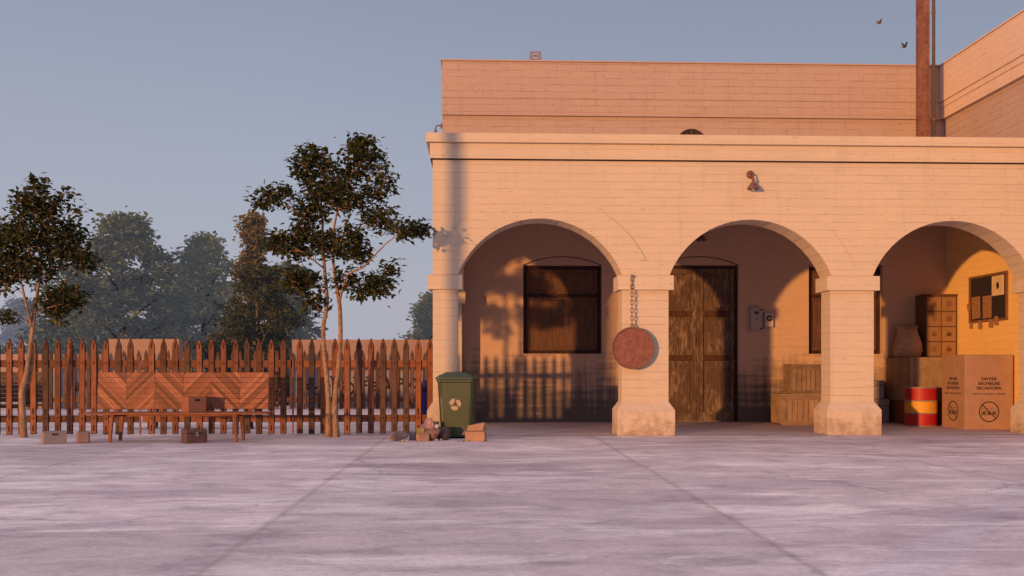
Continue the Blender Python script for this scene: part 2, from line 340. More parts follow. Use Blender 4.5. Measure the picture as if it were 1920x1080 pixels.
# ------------------------------------------------------------------ mesh builder
class MB:
    def __init__(s, mats=None): s.v = []; s.f = []; s.m = []; s.mats = mats or []; s.cur = 0
    def mat(s, i): s.cur = i; return s
    def add(s, vs, fs, T=None):
        o = len(s.v)
        for p in vs:
            p = Vector(p); s.v.append(tuple(T @ p) if T else tuple(p))
        for f in fs: s.f.append([i+o for i in f]); s.m.append(s.cur)
    def box(s, x0, x1, y0, y1, z0, z1, T=None):
        vs = [(x0,y0,z0),(x1,y0,z0),(x1,y1,z0),(x0,y1,z0),(x0,y0,z1),(x1,y0,z1),(x1,y1,z1),(x0,y1,z1)]
        s.add(vs, [(0,3,2,1),(4,5,6,7),(0,1,5,4),(1,2,6,5),(2,3,7,6),(3,0,4,7)], T); return s
    def frust(s, a, b, z0, z1, T=None):   # a, b = (x0,x1,y0,y1) at the bottom and the top
        vs = [(a[0],a[2],z0),(a[1],a[2],z0),(a[1],a[3],z0),(a[0],a[3],z0),(b[0],b[2],z1),(b[1],b[2],z1),(b[1],b[3],z1),(b[0],b[3],z1)]
        s.add(vs, [(0,3,2,1),(4,5,6,7),(0,1,5,4),(1,2,6,5),(2,3,7,6),(3,0,4,7)], T); return s
    def prism(s, pts, y0, y1, T=None):    # polygon in x,z extruded along y
        n = len(pts)
        vs = [(x, y0, z) for x, z in pts] + [(x, y1, z) for x, z in pts]
        fs = [tuple(range(n)), tuple(range(2*n-1, n-1, -1))] + [(i, i+n, (i+1) % n+n, (i+1) % n) for i in range(n)]
        s.add(vs, fs, T); return s
    def tube(s, pts, rad, n=8, cap=True, closed=False):
        pts = [Vector(p) for p in pts]
        if not hasattr(rad, '__len__'): rad = [rad]*len(pts)
        o = len(s.v); k = len(pts)
        up = None
        for i, p in enumerate(pts):
            if closed: d = pts[(i+1) % k]-pts[i-1]
            else: d = pts[min(i+1, k-1)]-pts[max(i-1, 0)]
            if d.length < 1e-9: d = Vector((0, 0, 1))
            d.normalize()
            if up is None:
                up = Vector((1, 0, 0)) if abs(d.x) < .8 else Vector((0, 1, 0))
            a = (up - d*up.dot(d)); a.normalize(); up = a; b = d.cross(a)
            for j in range(n):
                t = 2*PI*j/n; s.v.append(tuple(p + (a*math.cos(t)+b*math.sin(t))*rad[i]))
        for i in range(k if closed else k-1):
            i2 = (i+1) % k
            for j in range(n):
                j2 = (j+1) % n
                s.f.append([o+i*n+j, o+i*n+j2, o+i2*n+j2, o+i2*n+j]); s.m.append(s.cur)
        if cap and not closed:
            s.f.append([o+j for j in range(n)][::-1]); s.m.append(s.cur)
            s.f.append([o+(k-1)*n+j for j in range(n)]); s.m.append(s.cur)
        return s
    def lathe(s, prof, n=24, T=None, mats=None):   # prof: (r,z)
        vs = []; fs = []
        for r, z in prof:
            for j in range(n):
                t = 2*PI*j/n; vs.append((r*math.cos(t), r*math.sin(t), z))
        o = len(s.v)
        s.v += [tuple(T @ Vector(p)) if T else p for p in vs]
        for i in range(len(prof)-1):
            for j in range(n):
                j2 = (j+1) % n
                s.f.append([o+i*n+j, o+i*n+j2, o+(i+1)*n+j2, o+(i+1)*n+j]); s.m.append(mats[i] if mats else s.cur)
        s.f.append([o+j for j in range(n)][::-1]); s.m.append(mats[0] if mats else s.cur)
        s.f.append([o+(len(prof)-1)*n+j for j in range(n)]); s.m.append(mats[-1] if mats else s.cur)
        return s
    def build(s, name, m=None, parent=None, smooth=False, bevel=0, seg=2, recalc=True, loc=None, rotz=0):
        me = bpy.data.meshes.new(name); me.from_pydata(s.v, [], s.f)
        for mm in (s.mats or [m]): me.materials.append(mm)
        if s.mats: me.polygons.foreach_set('material_index', s.m)
        if recalc:
            bm = bmesh.new(); bm.from_mesh(me)
            bmesh.ops.recalc_face_normals(bm, faces=bm.faces)
            bm.to_mesh(me); bm.free()
        if smooth: me.polygons.foreach_set('use_smooth', [True]*len(me.polygons))
        me.update()
        o = bpy.data.objects.new(name, me); C.objects.link(o)
        if parent: o.parent = parent
        if loc: o.location = loc
        if rotz: o.rotation_euler.z = rotz
        if bevel:
            b = o.modifiers.new('bevel', 'BEVEL'); b.width = bevel; b.segments = seg; b.limit_method = 'ANGLE'; b.angle_limit = R(40)
        return o

def tag(o, label, cat, group=None):
    o['label'] = label; o['category'] = cat
    if group: o['group'] = group
    return o
def thing(name, label, cat, loc=(0,0,0), rotz=0, group=None):
    o = bpy.data.objects.new(name, None); C.objects.link(o)
    o.location = loc; o.rotation_euler = (0,0,rotz); o.empty_display_size = .1
    return tag(o, label, cat, group)
def struct(o): o['kind'] = 'structure'; return o
def copy_tree(o, parent=None):
    kids = [c for c in C.objects if c.parent == o]
    c = o.copy(); C.objects.link(c); c.parent = parent
    for k in kids: copy_tree(k, c)
    return c
def dup(o, loc, rotz, label, group=None):
    c = copy_tree(o); c.location = loc; c.rotation_euler = (0, 0, rotz); c['label'] = label
    if group: c['group'] = group
    return c

# ------------------------------------------------------------------ camera
TH = R(1.98); HC = 1.12
cam = bpy.data.cameras.new('camera'); co = bpy.data.objects.new('camera', cam); C.objects.link(co)
cam.sensor_width = 36; cam.lens = 32.14; cam.shift_y = 0.0793; cam.clip_end = 2000; cam.clip_start = .1
co.location = (0, 0, HC); co.rotation_euler = (R(90), 0, -TH)
bpy.context.scene.camera = co

# ------------------------------------------------------------------ light
EL = R(3.2); AZ = R(38.3)
toward = Vector((-math.sin(AZ)*math.cos(EL), -math.cos(AZ)*math.cos(EL), math.sin(EL)))
sun = bpy.data.lights.new('sun', 'SUN'); so = bpy.data.objects.new('sun', sun); C.objects.link(so)
sun.energy = 3.75; sun.angle = R(1.35); sun.color = (1.0, .468, .135)
so.rotation_euler = toward.to_track_quat('Z', 'Y').to_euler(); so.location = (-20, -25, 12)

w = bpy.data.worlds.new('World'); bpy.context.scene.world = w; w.use_nodes = True
nt = w.node_tree; bg = nt.nodes['Background']
sky = nt.nodes.new('ShaderNodeTexSky'); sky.sky_type = 'NISHITA'; sky.sun_disc = False
sky.sun_elevation = EL; sky.sun_rotation = PI + AZ; sky.dust_density = 1.5; sky.air_density = 1.2
def wn(t, **k):
    nd = nt.nodes.new('ShaderNode'+t)
    for a, b in k.items(): setattr(nd, a, b)
    return nd
# a hazy evening gradient by elevation (and a little by bearing), laid over the Nishita sky
tc = wn('TexCoord'); sp = wn('SeparateXYZ'); nt.links.new(tc.outputs['Generated'], sp.inputs[0])
mr = wn('MapRange'); mr.inputs['From Min'].default_value = -0.05; mr.inputs['From Max'].default_value = 0.75
nt.links.new(sp.outputs['Z'], mr.inputs['Value'])
rp = wn('ValToRGB'); e = rp.color_ramp.elements
stops = [(0.0, (.37, .375, .46)), (.10, (.39, .405, .50)), (.33, (.335, .365, .47)), (.53, (.262, .298, .41)), (.66, (.34, .33, .40)), (.82, (.67, .62, .68)), (1.0, (.82, .75, .82))]  # upper stops brightened out of view to light the ground
while len(e) < len(stops): e.new(.5)
for i, (p, c) in enumerate(stops): e[i].position = p; e[i].color = (*c, 1)
nt.links.new(mr.outputs[0], rp.inputs[0])
dt = wn('VectorMath', operation='DOT_PRODUCT'); nt.links.new(tc.outputs['Generated'], dt.inputs[0]); dt.inputs[1].default_value = (-.80, -.60, 0)
mr2 = wn('MapRange'); mr2.inputs['From Min'].default_value = -1; mr2.inputs['From Max'].default_value = 1
nt.links.new(dt.outputs['Value'], mr2.inputs['Value'])
rp2 = wn('ValToRGB'); e = rp2.color_ramp.elements
stops = [(0.0, (.82, .82, .85)), (.3, (1.0, 1.0, 1.0)), (.46, (1.03, 1.01, 1.0)), (.7, (.72, .68, .78)), (1.0, (.64, .59, .70))]
while len(e) < len(stops): e.new(.5)
for i, (p, c) in enumerate(stops): e[i].position = p; e[i].color = (*c, 1)
nt.links.new(mr2.outputs[0], rp2.inputs[0])
mm = wn('Mix', data_type='RGBA', blend_type='MULTIPLY'); mm.inputs[0].default_value = 1
nt.links.new(rp.outputs[0], mm.inputs[6]); nt.links.new(rp2.outputs[0], mm.inputs[7])
sc_ = wn('Mix', data_type='RGBA', blend_type='MULTIPLY'); sc_.inputs[0].default_value = 1
nt.links.new(sky.outputs[0], sc_.inputs[6]); sc_.inputs[7].default_value = (.025, .025, .025, 1)
ad = wn('Mix', data_type='RGBA', blend_type='ADD'); ad.inputs[0].default_value = 1
nt.links.new(mm.outputs[2], ad.inputs[6]); nt.links.new(sc_.outputs[2], ad.inputs[7])
nt.links.new(ad.outputs[2], bg.inputs[0]); bg.inputs[1].default_value = 1.0
S = bpy.context.scene
S.view_settings.view_transform = 'Standard'; S.view_settings.look = 'None'; S.view_settings.exposure = 0

# ------------------------------------------------------------------ ground
b = MB(); b.add([(-300,-120,0),(300,-120,0),(300,600,0),(-300,600,0)], [(0,1,2,3)]); struct(b.build('ground', M['ground'], recalc=False))
b = MB(); b.add([(-.78,15.32,.006),(9.95,15.32,.006),(9.95,19.4,.006),(-.78,19.4,.006)], [(0,1,2,3)]); struct(b.build('porch_floor', M['porch_floor'], recalc=False))

# ------------------------------------------------------------------ building
BL = thing('arcade_building', 'cream painted brick building with an arched porch along its front', 'building', (4.6, 17.3, 0))
OFF = Vector((-4.6, -17.3, 0))
def part(mb, name, m=None, parent=None, **k):
    o = mb.build(name, m, parent or BL, **k)
    if parent is None: o.location = OFF
    return o
YF, YB = 15.365, 15.865            # faces of the arcade wall
XL, XR = -.80, 9.95                # left end, inner face of the wing
ZS, ZP, ZT = 2.71, 3.655, 5.0      # spring, arch top, top of wall
HW = 1.385
def arc(c, hw=HW, z0=ZS, z1=ZP, n=18):
    r = (hw*hw+(z1-z0)**2)/(2*(z1-z0)); zc = z1-r; a = math.asin(min(1, hw/r))
    if zc > z0: a = PI-a
    return [(c+r*math.sin(-a+2*a*i/n), zc+r*math.cos(-a+2*a*i/n)) for i in range(n+1)]
def arched_wall(mb, spans, x0, x1, ztop, T, y0, y1):
    """wall above the springing, cut by arches; quads between arch and top, soffits included"""
    xs = x0
    for c, hw in spans:
        a = arc(c, hw)
        mb.box(xs, a[0][0], y0, y1, ZS, ztop, T)
        for (xa, za), (xb, zb) in zip(a, a[1:]):
            vs = [(xa,y0,za),(xb,y0,zb),(xb,y0,ztop),(xa,y0,ztop),(xa,y1,za),(xb,y1,zb),(xb,y1,ztop),(xa,y1,ztop)]
            mb.add(vs, [(0,1,2,3),(7,6,5,4),(0,4,5,1),(3,2,6,7)], T)
        xs = a[-1][0]
    if x1 > xs: mb.box(xs, x1, y0, y1, ZS, ztop, T)
ARC = [1.005, 4.580, 8.065]
b = MB(); arched_wall(b, [(c, HW) for c in ARC], XL, 10.35, ZT, None, YF, YB); part(b, 'arcade_wall', M['cream'], recalc=True)
# raised surround over each arch
for k_, c in enumerate(ARC):
    inner = arc(c, HW+.001, ZS, ZP, 24); outer = [(c+(x_-c)*((1.7875 if k_ < 2 else 1.7425) if x_ < c else (1.7875 if k_ == 0 else 1.7425))/1.775, z_) for x_, z_ in arc(c, 1.775, 2.965, 4.07, 24)]
    b = MB()
    for i in range(24):
        y0 = YF-.022
        (xa, za), (xb, zb) = inner[i], inner[i+1]; (xc, zc), (xd, zd) = outer[i+1], outer[i]
        vs = [(xa,y0,za),(xb,y0,zb),(xc,y0,zc),(xd,y0,zd),(xa,YF,za),(xb,YF,zb),(xc,YF,zc),(xd,YF,zd)]
        b.add(vs, [(0,1,2,3),(0,4,5,1),(3,2,6,7)]+([(0,3,7,4)] if i == 0 else [])+([(1,5,6,2)] if i == 23 else []))
    for sg in (-1, 1):      # the raised plaster runs down to the cap
        e0, e1 = (inner[0], outer[0]) if sg < 0 else (inner[-1], outer[-1])
        b.prism([(e0[0], e0[1]), (e1[0], e1[1]), (e1[0], ZS-.002)], YF-.022, YF-.0005)
    part(b, 'arch_surround', M['cream'])
def pillar(x0, x1, y0=15.41, y1=15.82):
    p = MB(); p.box(x0, x1, y0, y1, .55, 2.47)
    s = part(p, 'pillar', M['cream'])
    q = MB(); a = (x0-.09, x1+.09, y0-.11, y1+.11); q.box(*a, 0, .43)
    q.frust(a, (x0-.003, x1+.003, y0-.003, y1+.003), .43, .57); part(q, 'pillar_base', M['base'], s, bevel=.006)
    q = MB(); q.box(x0-.075, x1+.075, y0-.08, y1+.08, 2.46, 2.705); part(q, 'pillar_cap', M['cornice'], s, bevel=.006)
pillar(-.80, -.38)
pillar(2.395, 3.19); pillar(5.968, 6.722); pillar(9.50, 10.3)
pillar(-.80, -.38, 18.72, 19.19)
# left end wall with its own arch (x runs along +y there)
Tl = Matrix(((0, -1, 0, 0), (1, 0, 0, 0), (0, 0, 1, 0), (0, 0, 0, 1)))
b = MB(); arched_wall(b, [((YB+18.68)/2, (18.68-YB)/2-.01)], YB+.002, 19.195, ZT, Tl, .34, .80); part(b, 'end_wall', M['cream'])
# cornice in two steps, returning round the left end
b = MB()
for (o_, za, zb) in ((.045, 4.65, 4.905), (.105, 4.91, 5.065)):
    b.box(XL-o_, 10.35, YF-o_, YF+.2, za, zb); b.box(XL-o_, XL+.2, YF+.205, 19.2, za, zb)
part(b, 'cornice', M['cornice'], bevel=.008)
b = MB(); b.box(XL-.03, 10.35, YF-.03, YF-.0005, 4.632, 4.6495); b.box(XL-.03, XL-.0005, YF, 19.2, 4.632, 4.6495); part(b, 'cornice_shade', M['slot'])  # dark strip paints in the shade line under the cornice
b = MB(); b.box(XL+.205, 10.3, YF+.205, 19.19, 4.78, 5.0); part(b, 'porch_roof', M['roof'])
b = MB(); b.box(-.33, 9.94, YB+.003, 19.19, 4.70, 4.776); part(b, 'porch_ceiling', M['ceiling'])
# back wall with arched openings
YW, YW2 = 19.2, 19.5
ops = [(.90, 2.557, 1.446, 3.31), (3.786, 5.467, 0, 3.325), (6.975, 8.568, 1.446, 3.31)]
heads = []; b = MB(); x = XL
for x0, x1, z0, z1 in ops:
    b.box(x, x0, YW, YW2, 0, 5.06)
    if z0 > 0: b.box(x0, x1, YW, YW2, 0, z0)
    a = arc((x0+x1)/2, (x1-x0)/2, z1, z1+.18, 12)
    for (xa, za), (xb, zb) in zip(a, a[1:]):
        vs = [(xa,YW,za),(xb,YW,zb),(xb,YW,5.06),(xa,YW,5.06),(xa,YW2,za),(xb,YW2,zb),(xb,YW2,5.06),(xa,YW2,5.06)]
        b.add(vs, [(0,1,2,3),(0,4,5,1)])
        b.add([(xa,YW+.035,z1),(xb,YW+.035,z1),(xb,YW+.035,zb+.01),(xa,YW+.035,za+.01)], [(0,1,2,3)])
    b.add([(x0,YW+.035,z1),(x1,YW+.035,z1),(x1,YW2,z1),(x0,YW2,z1)], [(0,1,2,3)])
    heads.append(a)
    x = x1
b.box(x, 10.3, YW, YW2, 0, 5.06)
part(b, 'back_wall', M['porch'])
for a in heads:
    b = MB()
    for (xa, za), (xb, zb) in zip(a, a[1:]):
        vs = [(xa,YW-.004,za-.006),(xb,YW-.004,zb-.006),(xb,YW-.004,zb+.006),(xa,YW-.004,za+.006)]
        b.add(vs+[(p[0], YW+.03, p[2]) for p in vs], [(0,1,2,3),(0,4,5,1),(3,2,6,7)])
    part(b, 'head_shade', M['slot'])  # thin dark strip paints a shade line along the arched head
# upper storey set back above the back wall
b = MB(); b.box(XL, 10.2, YW+.05, YW+.5, 5.06, 7.55)
part(b, 'upper_wall', M['rose'])
b = MB()
for o_, za, zb in ((.062, 6.455, 6.690), (.052, 6.691, 6.809), (.060, 6.810, 7.58)): b.box(XL-.004, 10.1, YW+.05-o_, YW+.55, za, zb)
part(b, 'upper_band', M['rose'], bevel=.002)
b = MB(); b.box(XL-.03, 9.9, YW-.04, YW+.6, 7.582, 7.61); part(b, 'coping', M['rose'])
# arched window showing over the cornice
b = MB(); a = arc(4.47, .33, 5.88, 6.21, 16); b.prism([(4.14, 5.1)]+a+[(4.80, 5.1)], YW+.012, YW+.048)
wi = part(b, 'arched_window', M['shutter_frame'])
b = MB()
for i in range(-2, 3): b.box(4.47+i*.09-.006, 4.47+i*.09+.006, YW+.002, YW+.011, 5.1, 6.18-abs(i)*.05)
part(b, 'window_bar', M['lamp'], wi)
# wing at the right
b = MB(); b.box(XR, 16, YB+.003, 19.9, 0, 4.9); part(b, 'wing_wall', M['ochre'])
b = MB(); b.box(XR-.02, 16, 13.0, 26, 4.9+.17, 7.55); part(b, 'wing_upper_wall', M['rose'])
b = MB()
for o_, za, zb in ((.11, 6.455, 6.690), (.125, 6.691, 6.809), (.15, 6.810, 7.58)): b.box(XR-o_, 16, 12.9, 26, za, zb)
part(b, 'wing_band', M['wing_cream'], bevel=.006)
b = MB(); b.box(XR-.17, 16, 12.85, 26, 7.585, 7.61); part(b, 'wing_coping', M['wing_cream'])
# body of the house behind
b = MB(); b.box(XL, 10, YW2+.003, 27, 0, 5.05); b.box(XL, 9.8, YW+.61, 27, 5.06, 7.5); part(b, 'rear_wall', M['cream'])
# windows
def window(x0, x1, z0, z1):
    f = MB(); y = YW+.13; t = .075
    f.box(x0, x0+t, y, y+.12, z0, z1); f.box(x1-t, x1, y, y+.12, z0, z1)
    f.box(x0+t, x1-t, y, y+.12, z0, z0+t); f.box(x0+t, x1-t, y, y+.12, z1-t, z1)
    zm = z0+(z1-z0)*.665
    f.box(x0+t, x1-t, y-.01, y+.12, zm-.04, zm+.03)
    w_ = part(f, 'window', M['shutter_frame'], bevel=.005)
    for za, zb in ((z0+t, zm-.04), (zm+.03, z1-t)):
        p = MB(); xa, xb = x0+t, x1-t; s = .065
        p.box(xa, xa+s, y+.025, y+.07, za, zb); p.box(xb-s, xb, y+.025, y+.07, za, zb)
        p.box(xa+s, xb-s, y+.025, y+.07, za, za+s); p.box(xa+s, xb-s, y+.025, y+.07, zb-s, zb)
        p.box(xa+s, xb-s, y+.045, y+.065, za+s, zb-s)
        part(p, 'shutter_panel', M['shutter'], w_, bevel=.006)
    s = MB(); s.box(x0-.02, x1+.02, YW-.03, YW+.10, z0-.04, z0-.003); part(s, 'window_sill', M['porch'], w_)
window(*ops[0]); window(*ops[2])
# double door
x0, x1, z0, z1 = ops[1]
f = MB(); y = YW+.10
f.box(x0, x0+.05, y-.02, y+.12, .012, z1); f.box(x1-.05, x1, y-.02, y+.12, .012, z1); f.box(x0+.05, x1-.05, y-.02, y+.12, z1-.06, z1)
dr = part(f, 'door', M['door_dark'], bevel=.005)
xm = (x0+x1)/2
for xa, xb in ((x0+.052, xm-.028), (xm+.028, x1-.052)):
    p = MB([M['door'], M['door_rail']]); s = .09
    p.box(xa, xa+s, y+.02, y+.07, .02, z1-.065); p.box(xb-s, xb, y+.02, y+.07, .02, z1-.065)
    p.box(xa+s, xb-s, y+.02, y+.07, .02, .22)
    p.mat(1).box(xa+s, xb-s, y+.02, y+.07, 1.30, 1.42); p.box(xa+s, xb-s, y+.02, y+.07, 2.24, 2.36); p.mat(0).box(xa+s, xb-s, y+.02, y+.07, z1-.17, z1-.065)
    for za, zb in ((.22, 1.30), (1.42, 2.24), (2.36, z1-.17)): p.box(xa+s, xb-s, y+.052, y+.065, za, zb); p.frust((xa+s+.05, xb-s-.05, y+.030, y+.051), (xa+s+.05, xb-s-.05, y+.030, y+.051), za+.05, zb-.05)
    part(p, 'door_leaf', None, dr, bevel=.007)
p = MB(); p.box(xm-.024, xm+.024, y+.005, y+.06, .02, z1-.07); part(p, 'door_astragal', M['door'], dr, bevel=.008)
p = MB(); p.tube([(xm-.07, y+.02, 1.75), (xm-.07, y-.05, 1.75), (xm-.14, y-.055, 1.75)], .012); p.box(xm-.085, xm-.055, y+.008, y+.019, 1.55, 1.83)
p.lathe([(.02, 0), (.02, .01)], 12, Matrix.Translation((xm-.07, y+.018, 1.46)) @ Matrix.Rotation(R(90), 4, 'X')); part(p, 'door_handle', M['chain'], dr)

# ------------------------------------------------------------------ wall lamps
def make_lamp(label):
    t = thing('wall_lamp', label, 'lamp', group='gooseneck wall lamps')
    b = MB(); b.lathe([(.001, .0), (.075, .002), (.08, .012), (.06, .03), (.03, .045), (.001, .05)], 20, Matrix.Rotation(R(90), 4, 'X'))
    b.build('wall_plate', M['lamp'], t, smooth=True)
    pts = [(0, -.04, 0), (.004, -.10, .015), (.008, -.15, -.01), (.01, -.165, -.06), (.01, -.165, -.11)]
    b = MB(); b.tube(pts, .016, 8); b.build('arm', M['lamp'], t, smooth=True)
    T = Matrix.Translation((.01, -.165, -.30))
    b = MB(); b.lathe([(.112, -.02), (.115, .0), (.10, .03), (.068, .075), (.05, .10), (.028, .115), (.025, .16), (.034, .175), (.03, .20), (.014, .205)], 24, T); b.build('shade', M['lamp'], t, smooth=True)
    b = MB(); b.lathe([(.005, -.035), (.028, -.03), (.035, -.024)], 12, T); b.build('bulb', M['bulb'], t, smooth=True)
    return t
L1 = make_lamp('rusty gooseneck lamp on the front wall above the middle arch'); L1.location = (4.575, YF, 4.42); L1.scale = (.86, .86, .86)
dup(L1, (4.63, YW, 4.09), 0, 'dark gooseneck lamp over the double door inside the porch', 'gooseneck wall lamps')
dup(L1, (XL-.006, 19.40, 6.27), R(-90), 'rusty lamp seen in profile on the end of the upper storey', 'gooseneck wall lamps')

# ------------------------------------------------------------------ gong and chain
HX = 2.548
ch = thing('hanging_chain', 'rusty chain hanging from a hook on the pillar cap', 'chain', (HX, 15.30, 1.84))
b = MB(); b.tube([(0, .035, .87), (0, 0, .87), (.0, -.02, .85), (.012, -.015, .825), (.03, -.01, .835), (.034, -.01, .86)], .009, 8); b.build('hook', M['chain'], ch, smooth=True)
def link(z, turn):
    pts = []
    for i in range(16):
        a = 2*PI*i/16; pts.append((.020*math.cos(a), 0, .028*math.sin(a) + (.016 if math.sin(a) > 0 else -.016)))
    b = MB(); b.tube(pts, .0066, 6, closed=True); o = b.build('chain_link', M['chain'], ch, smooth=True)
    o.location.z = z; o.rotation_euler.z = turn; return o
l0 = link(.80, 0)
for i in range(1, 13):
    o = l0.copy(); C.objects.link(o); o.parent = ch; o.location.z = .80-.066*i; o.rotation_euler.z = (R(82) if i % 2 else R(-6))
g = thing('hanging_disc', 'round rusty red steel disc hanging from a chain on the pillar', 'steel disc', (HX+.012, 15.29, 1.12))
T = Matrix.Translation((0, .045, .355)) @ Matrix.Rotation(R(90), 4, 'X')
b = MB(); b.lathe([(.34, 0), (.355, .008), (.358, .055), (.35, .063), (.335, .062), (.325, .054), (.001, .053)], 56, T); b.build('disc', M['rust'], g, smooth=False)
b = MB(); b.tube([(.346*math.cos(2*PI*i/56), -.020, .355+.346*math.sin(2*PI*i/56)) for i in range(56)], .010, 8, closed=True); b.build('rim', M['chain'], g, smooth=True)
b = MB(); b.tube([(-.03, .0, .69), (-.025, 0, .725), (0, 0, .738), (.025, 0, .725), (.03, 0, .69)], .008, 6); b.build('lug', M['chain'], g)

# ------------------------------------------------------------------ electric boxes by the door
t = thing('meter_box', 'tall grey electric meter box with a small dark display', 'meter box', (5.82, YW, 1.93))
b = MB(); b.box(-.13, .13, -.11, -.002, 0, .5); b.build('case', M['meter'], t, bevel=.01)
b = MB(); b.box(-.115, .105, -.128, -.112, .02, .48); d = b.build('door', M['meter'], t, bevel=.008)
b = MB(); b.box(-.05, .045, -.132, -.1285, .345, .41); b.build('display', M['dark_glass'], d)
b = MB(); b.box(-.03, .02, -.131, -.1285, .25, .256); b.box(.0, .02, -.131, -.1285, .262, .28); b.box(-.035, .02, -.131, -.1285, .232, .24); b.build('marking', M['ink'], d)
for z in (.05, .44):
    b = MB(); b.box(.06, .135, -.142, -.1285, z-.012, z+.012); b.build('latch', M['rubber'], t, bevel=.004)
    b = MB(); b.lathe([(.009, 0), (.009, .006)], 10, Matrix.Translation((-.075, -.1285, z)) @ Matrix.Rotation(R(90), 4, 'X')); b.build('screw', M['rubber'], t)
t = thing('socket_box', 'small pale socket box with a round dark dial beside the meter box', 'socket box', (6.10, YW, 2.01))
b = MB(); b.box(-.10, .10, -.07, -.002, 0, .31); b.build('case', M['meter'], t, bevel=.008)
b = MB(); b.box(-.085, .085, -.078, -.0715, .015, .295); b.build('plate', M['meter_face'], t, bevel=.004)
b = MB(); b.lathe([(.067, 0), (.067, .02), (.05, .026), (.001, .026)], 8, Matrix.Translation((0, -.0785, .185)) @ Matrix.Rotation(R(90), 4, 'X')); d = b.build('dial', M['dark_glass'], t)
b = MB(); b.box(-.03, .03, -.110, -.1055, .18, .195); b.build('dial_mark', M['meter_face'], d)

# ------------------------------------------------------------------ fence panels
def fence_proto(label, mats, wood, rail, group):
    t = thing('picket_fence', label, 'fence', group=group)
    W, Hh = .104, 1.645; Lg = 11*.2035
    prof = [(-W/2, 0), (W/2, 0), (W/2, 1.50), (W*.40, 1.535), (.012, 1.63), (0, Hh), (-.012, 1.63), (-W*.40, 1.535), (-W/2, 1.50)]
    inn = [(x*.82, z if z > .01 else .012) for x, z in prof]; inn[5] = (0, Hh-.02); inn[4] = (.009, 1.61); inn[6] = (-.009, 1.61)
    n = len(prof)
    first = None
    for i in range(12):
        x = i*.2035
        if first is None:
            b = MB(mats)
            vs = [(a, -.011, c) for a, c in inn] + [(a, -.002, c) for a, c in prof] + [(a, .012, c) for a, c in prof]
            b.mat(0).add(vs, [tuple(range(n))])
            b.mat(1).add(vs, [tuple(range(3*n-1, 2*n-1, -1))] + [(i_, i_+n, (i_+1) % n+n, (i_+1) % n) for i_ in range(n)] + [(i_+n, i_+2*n, (i_+1) % n+2*n, (i_+1) % n+n) for i_ in range(n)])
            for z0, z1 in ((1.46, 1.56), (.34, .44), (.05, .15)): b.mat(1).box(-.011, .011, -.0145, -.0112, z0, z1)
            for z in (1.215, .27):
                b.mat(1).lathe([(.021, 0), (.021, .004)], 10, Matrix.Translation((0, -.0112, z)) @ Matrix.Rotation(R(90), 4, 'X'))
                b.mat(0).lathe([(.014, .0045), (.014, .009), (.005, .012)], 10, Matrix.Translation((0, -.0112, z)) @ Matrix.Rotation(R(90), 4, 'X'))
            first = b.build('picket', None, t, recalc=True); first.location = (x, 0, .012)
        else:
            o = first.copy(); C.objects.link(o); o.parent = t; o.location = (x+rnd.uniform(-.004, .004), 0, .012+rnd.uniform(-.008, .006))
            o.rotation_euler = (0, R(rnd.uniform(-.18, .18)), 0)
    for z in (1.215, .27):
        b = MB(); b.box(-.16, Lg+.16, .0125, .05, z-.06, z+.06); b.build('rail', rail, t, bevel=.004)
    b = MB(); b.box(Lg+.155, Lg+.18, -.012, .0122, .0, 1.28); b.build('fence_post', M['rust'], t)
    return t
FY = 15.87
def fx(px, Y):      # bearing of a spot along the fence line
    dx = (px-728)/1300; return Y*(.0346+dx)/(1-.0346*dx)
grp = 'picket fence panels along the yard'
P1 = fence_proto('red brown picket fence panel behind the herringbone bench', [M['fence'], M['fence_edge']], M['fence'], M['rail'], grp)
PX = [fx(284*.7583, FY)-2.596, fx(284*.7583, FY), fx(562*.7583, FY)]
P1.location = (PX[1], FY, 0)
dup(P1, (PX[0], FY, 0), 0, 'red brown picket fence panel behind the slim tree at the left edge', grp)
p3 = dup(P1, (PX[2], FY, 0), 0, 'red brown picket fence panel running up to the building', grp)
for k in [c for c in C.objects if c.parent == p3 and c.name.startswith('fence_post')]: bpy.data.objects.remove(k)
grp2 = 'far picket fence panels in front of the yard walls'
F2 = 25.8
P2 = fence_proto('far faded picket fence panel at the left end of the back row', [M['fence_old'], M['fence_edge']], M['fence_old'], M['fence_old'], grp2)
P2.location = (fx(30, F2), F2, 0)
x = P2.location.x
far_lab = ['far faded picket fence panel, second from the left in the back row', 'far faded picket fence panel behind the middle of the herringbone bench',
           'far faded picket fence panel behind the forked tree trunks', 'far faded picket fence panel before the graffiti wall']
for i, lb in enumerate(far_lab): dup(P2, (x+2.60*(i+1), F2, 0), 0, lb, grp2)

M['fence_worn_shade'] = wood_mat('greyed worn and shaded picket wood', (.105, .060, .046), 'z', .5)  # worn grey wood; on the right panel it also paints in shade
def wear_shade(panel, idx):
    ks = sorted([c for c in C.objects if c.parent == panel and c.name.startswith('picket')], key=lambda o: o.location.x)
    me = ks[0].data.copy(); me.materials[0] = M['fence_worn_shade']
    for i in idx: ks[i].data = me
wear_shade(P1, (3, 8)); wear_shade(p3, (1, 5, 7, 8, 9)); wear_shade([o for o in C.objects if o.name == 'picket_fence.001'][0], (4, 10))
